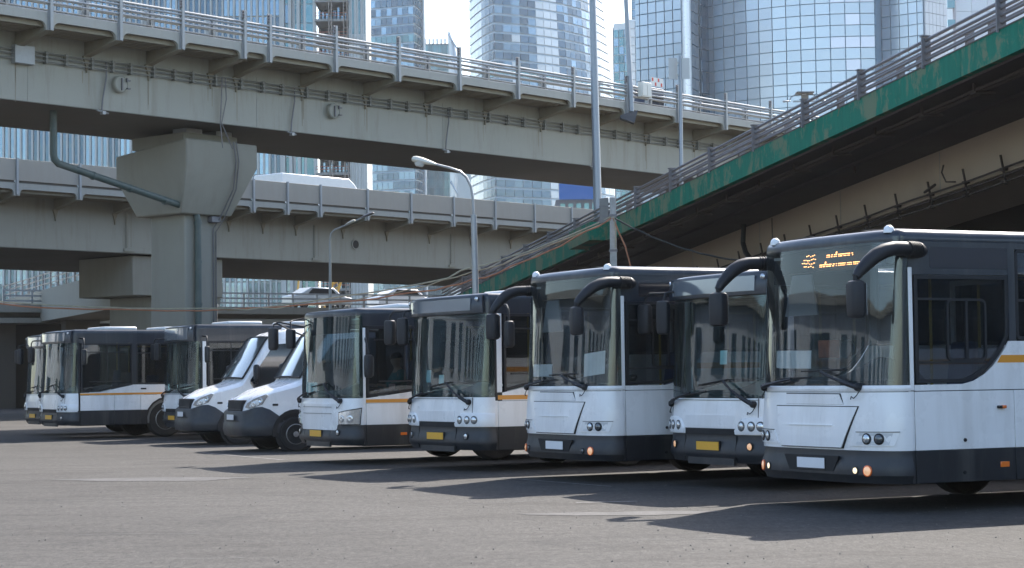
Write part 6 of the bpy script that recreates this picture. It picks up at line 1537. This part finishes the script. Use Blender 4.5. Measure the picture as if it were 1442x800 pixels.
for sd, sg in (('n', -1), ('f', 1)):
    V.update({'sh'+sd: ((cx-0.02, cy+sg*0.17, 1.56), 0.062), 'el'+sd: ((cx-0.14, cy+sg*0.25, 1.34), 0.045), 'wr'+sd: ((cx-0.42, cy+sg*0.19, 1.37), 0.028), 'pm'+sd: ((cx-0.48, cy+sg*0.185, 1.385), (0.035, 0.018)),
              'hp'+sd: ((cx-0.04, cy+sg*0.09, 1.13), 0.09), 'kn'+sd: ((cx-0.44, cy+sg*0.13, 1.10), 0.065), 'an'+sd: ((cx-0.50, cy+sg*0.12, 0.66), 0.045), 'to'+sd: ((cx-0.66, cy+sg*0.12, 0.62), 0.035),
              'ey'+sd: ((cx-0.165, cy+sg*0.032, 1.835), 0.011), 'ea'+sd: ((cx-0.07, cy+sg*0.088, 1.81), 0.018)})
    E_ += [('neckb', 'sh'+sd), ('sh'+sd, 'el'+sd), ('el'+sd, 'wr'+sd), ('wr'+sd, 'pm'+sd), ('pelvis', 'hp'+sd), ('hp'+sd, 'kn'+sd), ('kn'+sd, 'an'+sd), ('an'+sd, 'to'+sd), ('head', 'ey'+sd), ('head', 'ea'+sd)]
    for q, (dy, L_) in enumerate(((-0.027, 0.075), (-0.009, 0.085), (0.009, 0.08), (0.026, 0.062))):
        a, b = 'f%d%s' % (q, sd), 'g%d%s' % (q, sd)
        V[a] = ((cx-0.50-L_*0.5, cy+sg*0.185+dy, 1.395), 0.009); V[b] = ((cx-0.50-L_*0.75, cy+sg*0.185+dy, 1.36), 0.008)
        E_ += [('pm'+sd, a), (a, b)]
    V['t'+sd] = ((cx-0.47, cy+sg*0.185-sg*0.035, 1.40), 0.010); V['u'+sd] = ((cx-0.51, cy+sg*0.185-sg*0.048, 1.385), 0.009); E_ += [('pm'+sd, 't'+sd), ('t'+sd, 'u'+sd)]
man = thing('person', 'person in a teal jacket and dark cap seated at the wheel of a bus', 'person', (-2.61, 34.64, 0), R(27))
skin_obj('body', V, E_, SKN, man)
J = {k: (V[k][0], (V[k][1]+0.022 if not isinstance(V[k][1], tuple) else (V[k][1][0]+0.022, V[k][1][1]+0.022))) for k in ('pelvis', 'waist', 'chest', 'neckb')}
for sd in 'nf':
    for k in ('sh', 'el'): J[k+sd] = (V[k+sd][0], V[k+sd][1]+0.018)
    w = Vector(V['el'+sd][0]).lerp(Vector(V['wr'+sd][0]), 0.85); J['w'+sd] = (tuple(w), 0.042)
skin_obj('jacket', J, [('pelvis', 'waist'), ('waist', 'chest'), ('chest', 'neckb'), ('neckb', 'shn'), ('neckb', 'shf'), ('shn', 'eln'), ('shf', 'elf'), ('eln', 'wn'), ('elf', 'wf')], TEAL, man)
Tr = {'pelvis': (V['pelvis'][0], 0.145)}
for sd in 'nf':
    Tr['hp'+sd] = (V['hp'+sd][0], 0.105); Tr['kn'+sd] = (V['kn'+sd][0], 0.08); Tr['an'+sd] = (V['an'+sd][0], 0.06)
skin_obj('trousers', Tr, [('pelvis', 'hpn'), ('pelvis', 'hpf'), ('hpn', 'knn'), ('hpf', 'knf'), ('knn', 'ann'), ('knf', 'anf')], GAP, man)
mb = MB(); mb.lathe((cx-0.068, cy, 1.855), (-0.1, 0, 1), [(0.104, 0), (0.106, 0.03), (0.09, 0.075), (0.05, 0.10), (0, 0.105)], 16); mb.box(cx-0.24, cx-0.15, cy-0.06, cy+0.06, 1.865, 1.875); obj('cap', mb, GAP, man, 0.004)

# ------------------------------------------------------------ outside the frame: a bus, and stand-in buildings added for reflections in the glass
ob = copy_tree(bus_b); ob['label'] = 'white bus parked outside the right edge, seen only as a reflection in glass'
ob.location = (11.9, 14.8, 0)
dep = thing('stand_in_depot', 'long pale depot building with tall windows outside the left edge of the picture', 'building', (-50, -20, 0), R(90))  # unseen stand-in, added so the windscreens have a facade to reflect
DW = mat('depot_wall', (0.56, 0.60, 0.64), 0.8, var=0.06, scale=0.4)
obj('wall', MB().box(0, 112, 0, 10, 0, 8.2), DW, dep)
wm = mesh_of('window', MB().box(-1.5, 1.5, -0.06, 0.02, 0, 2.1), GL_D); sm = mesh_of('sill', MB().box(-0.9, 0.9, -0.22, 0.0, -0.15, -0.01), CONC)
for k in range(17):
    for j in range(2):
        o = obj('window', wm, None, dep); o.location = (3.2+6.5*k+(0.9 if k % 3 else 0), -0.02, 1.4+3.6*j); s_ = obj('sill', sm, None, o)
obj('cornice', MB().box(-0.3, 112.3, -0.5, 10.2, 8.2, 8.6), CONC, dep)
ws2 = thing('warehouse', 'low light warehouse outside the right edge of the picture', 'building', (44, -50, 0), R(90))  # unseen stand-in, added as a pale band for the side windows to reflect
obj('wall', MB().box(0, 60, -14, -0.2, 0, 7), DW, ws2)
for k in range(9): obj('roller_door', MB().box(3+6.4*k, 7+6.4*k, -0.2, -0.1, 0, 4), GALV_D, ws2)

# ------------------------------------------------------------ the air
hz = MB(); hz.box(-260, 260, -70, 900, -1.0, 175)
hm = bpy.data.materials.new('haze_air'); hm.use_nodes = True
hn = hm.node_tree.nodes; hn.clear()
ho = hn.new('ShaderNodeOutputMaterial'); pv = hn.new('ShaderNodeVolumePrincipled')
pv.inputs['Color'].default_value = (0.92, 0.95, 1.0, 1); pv.inputs['Density'].default_value = 0.00009; pv.inputs['Anisotropy'].default_value = 0.3
hm.node_tree.links.new(pv.outputs[0], ho.inputs['Volume'])
tag(obj('haze', hz, hm, smooth=False), kind='stuff')
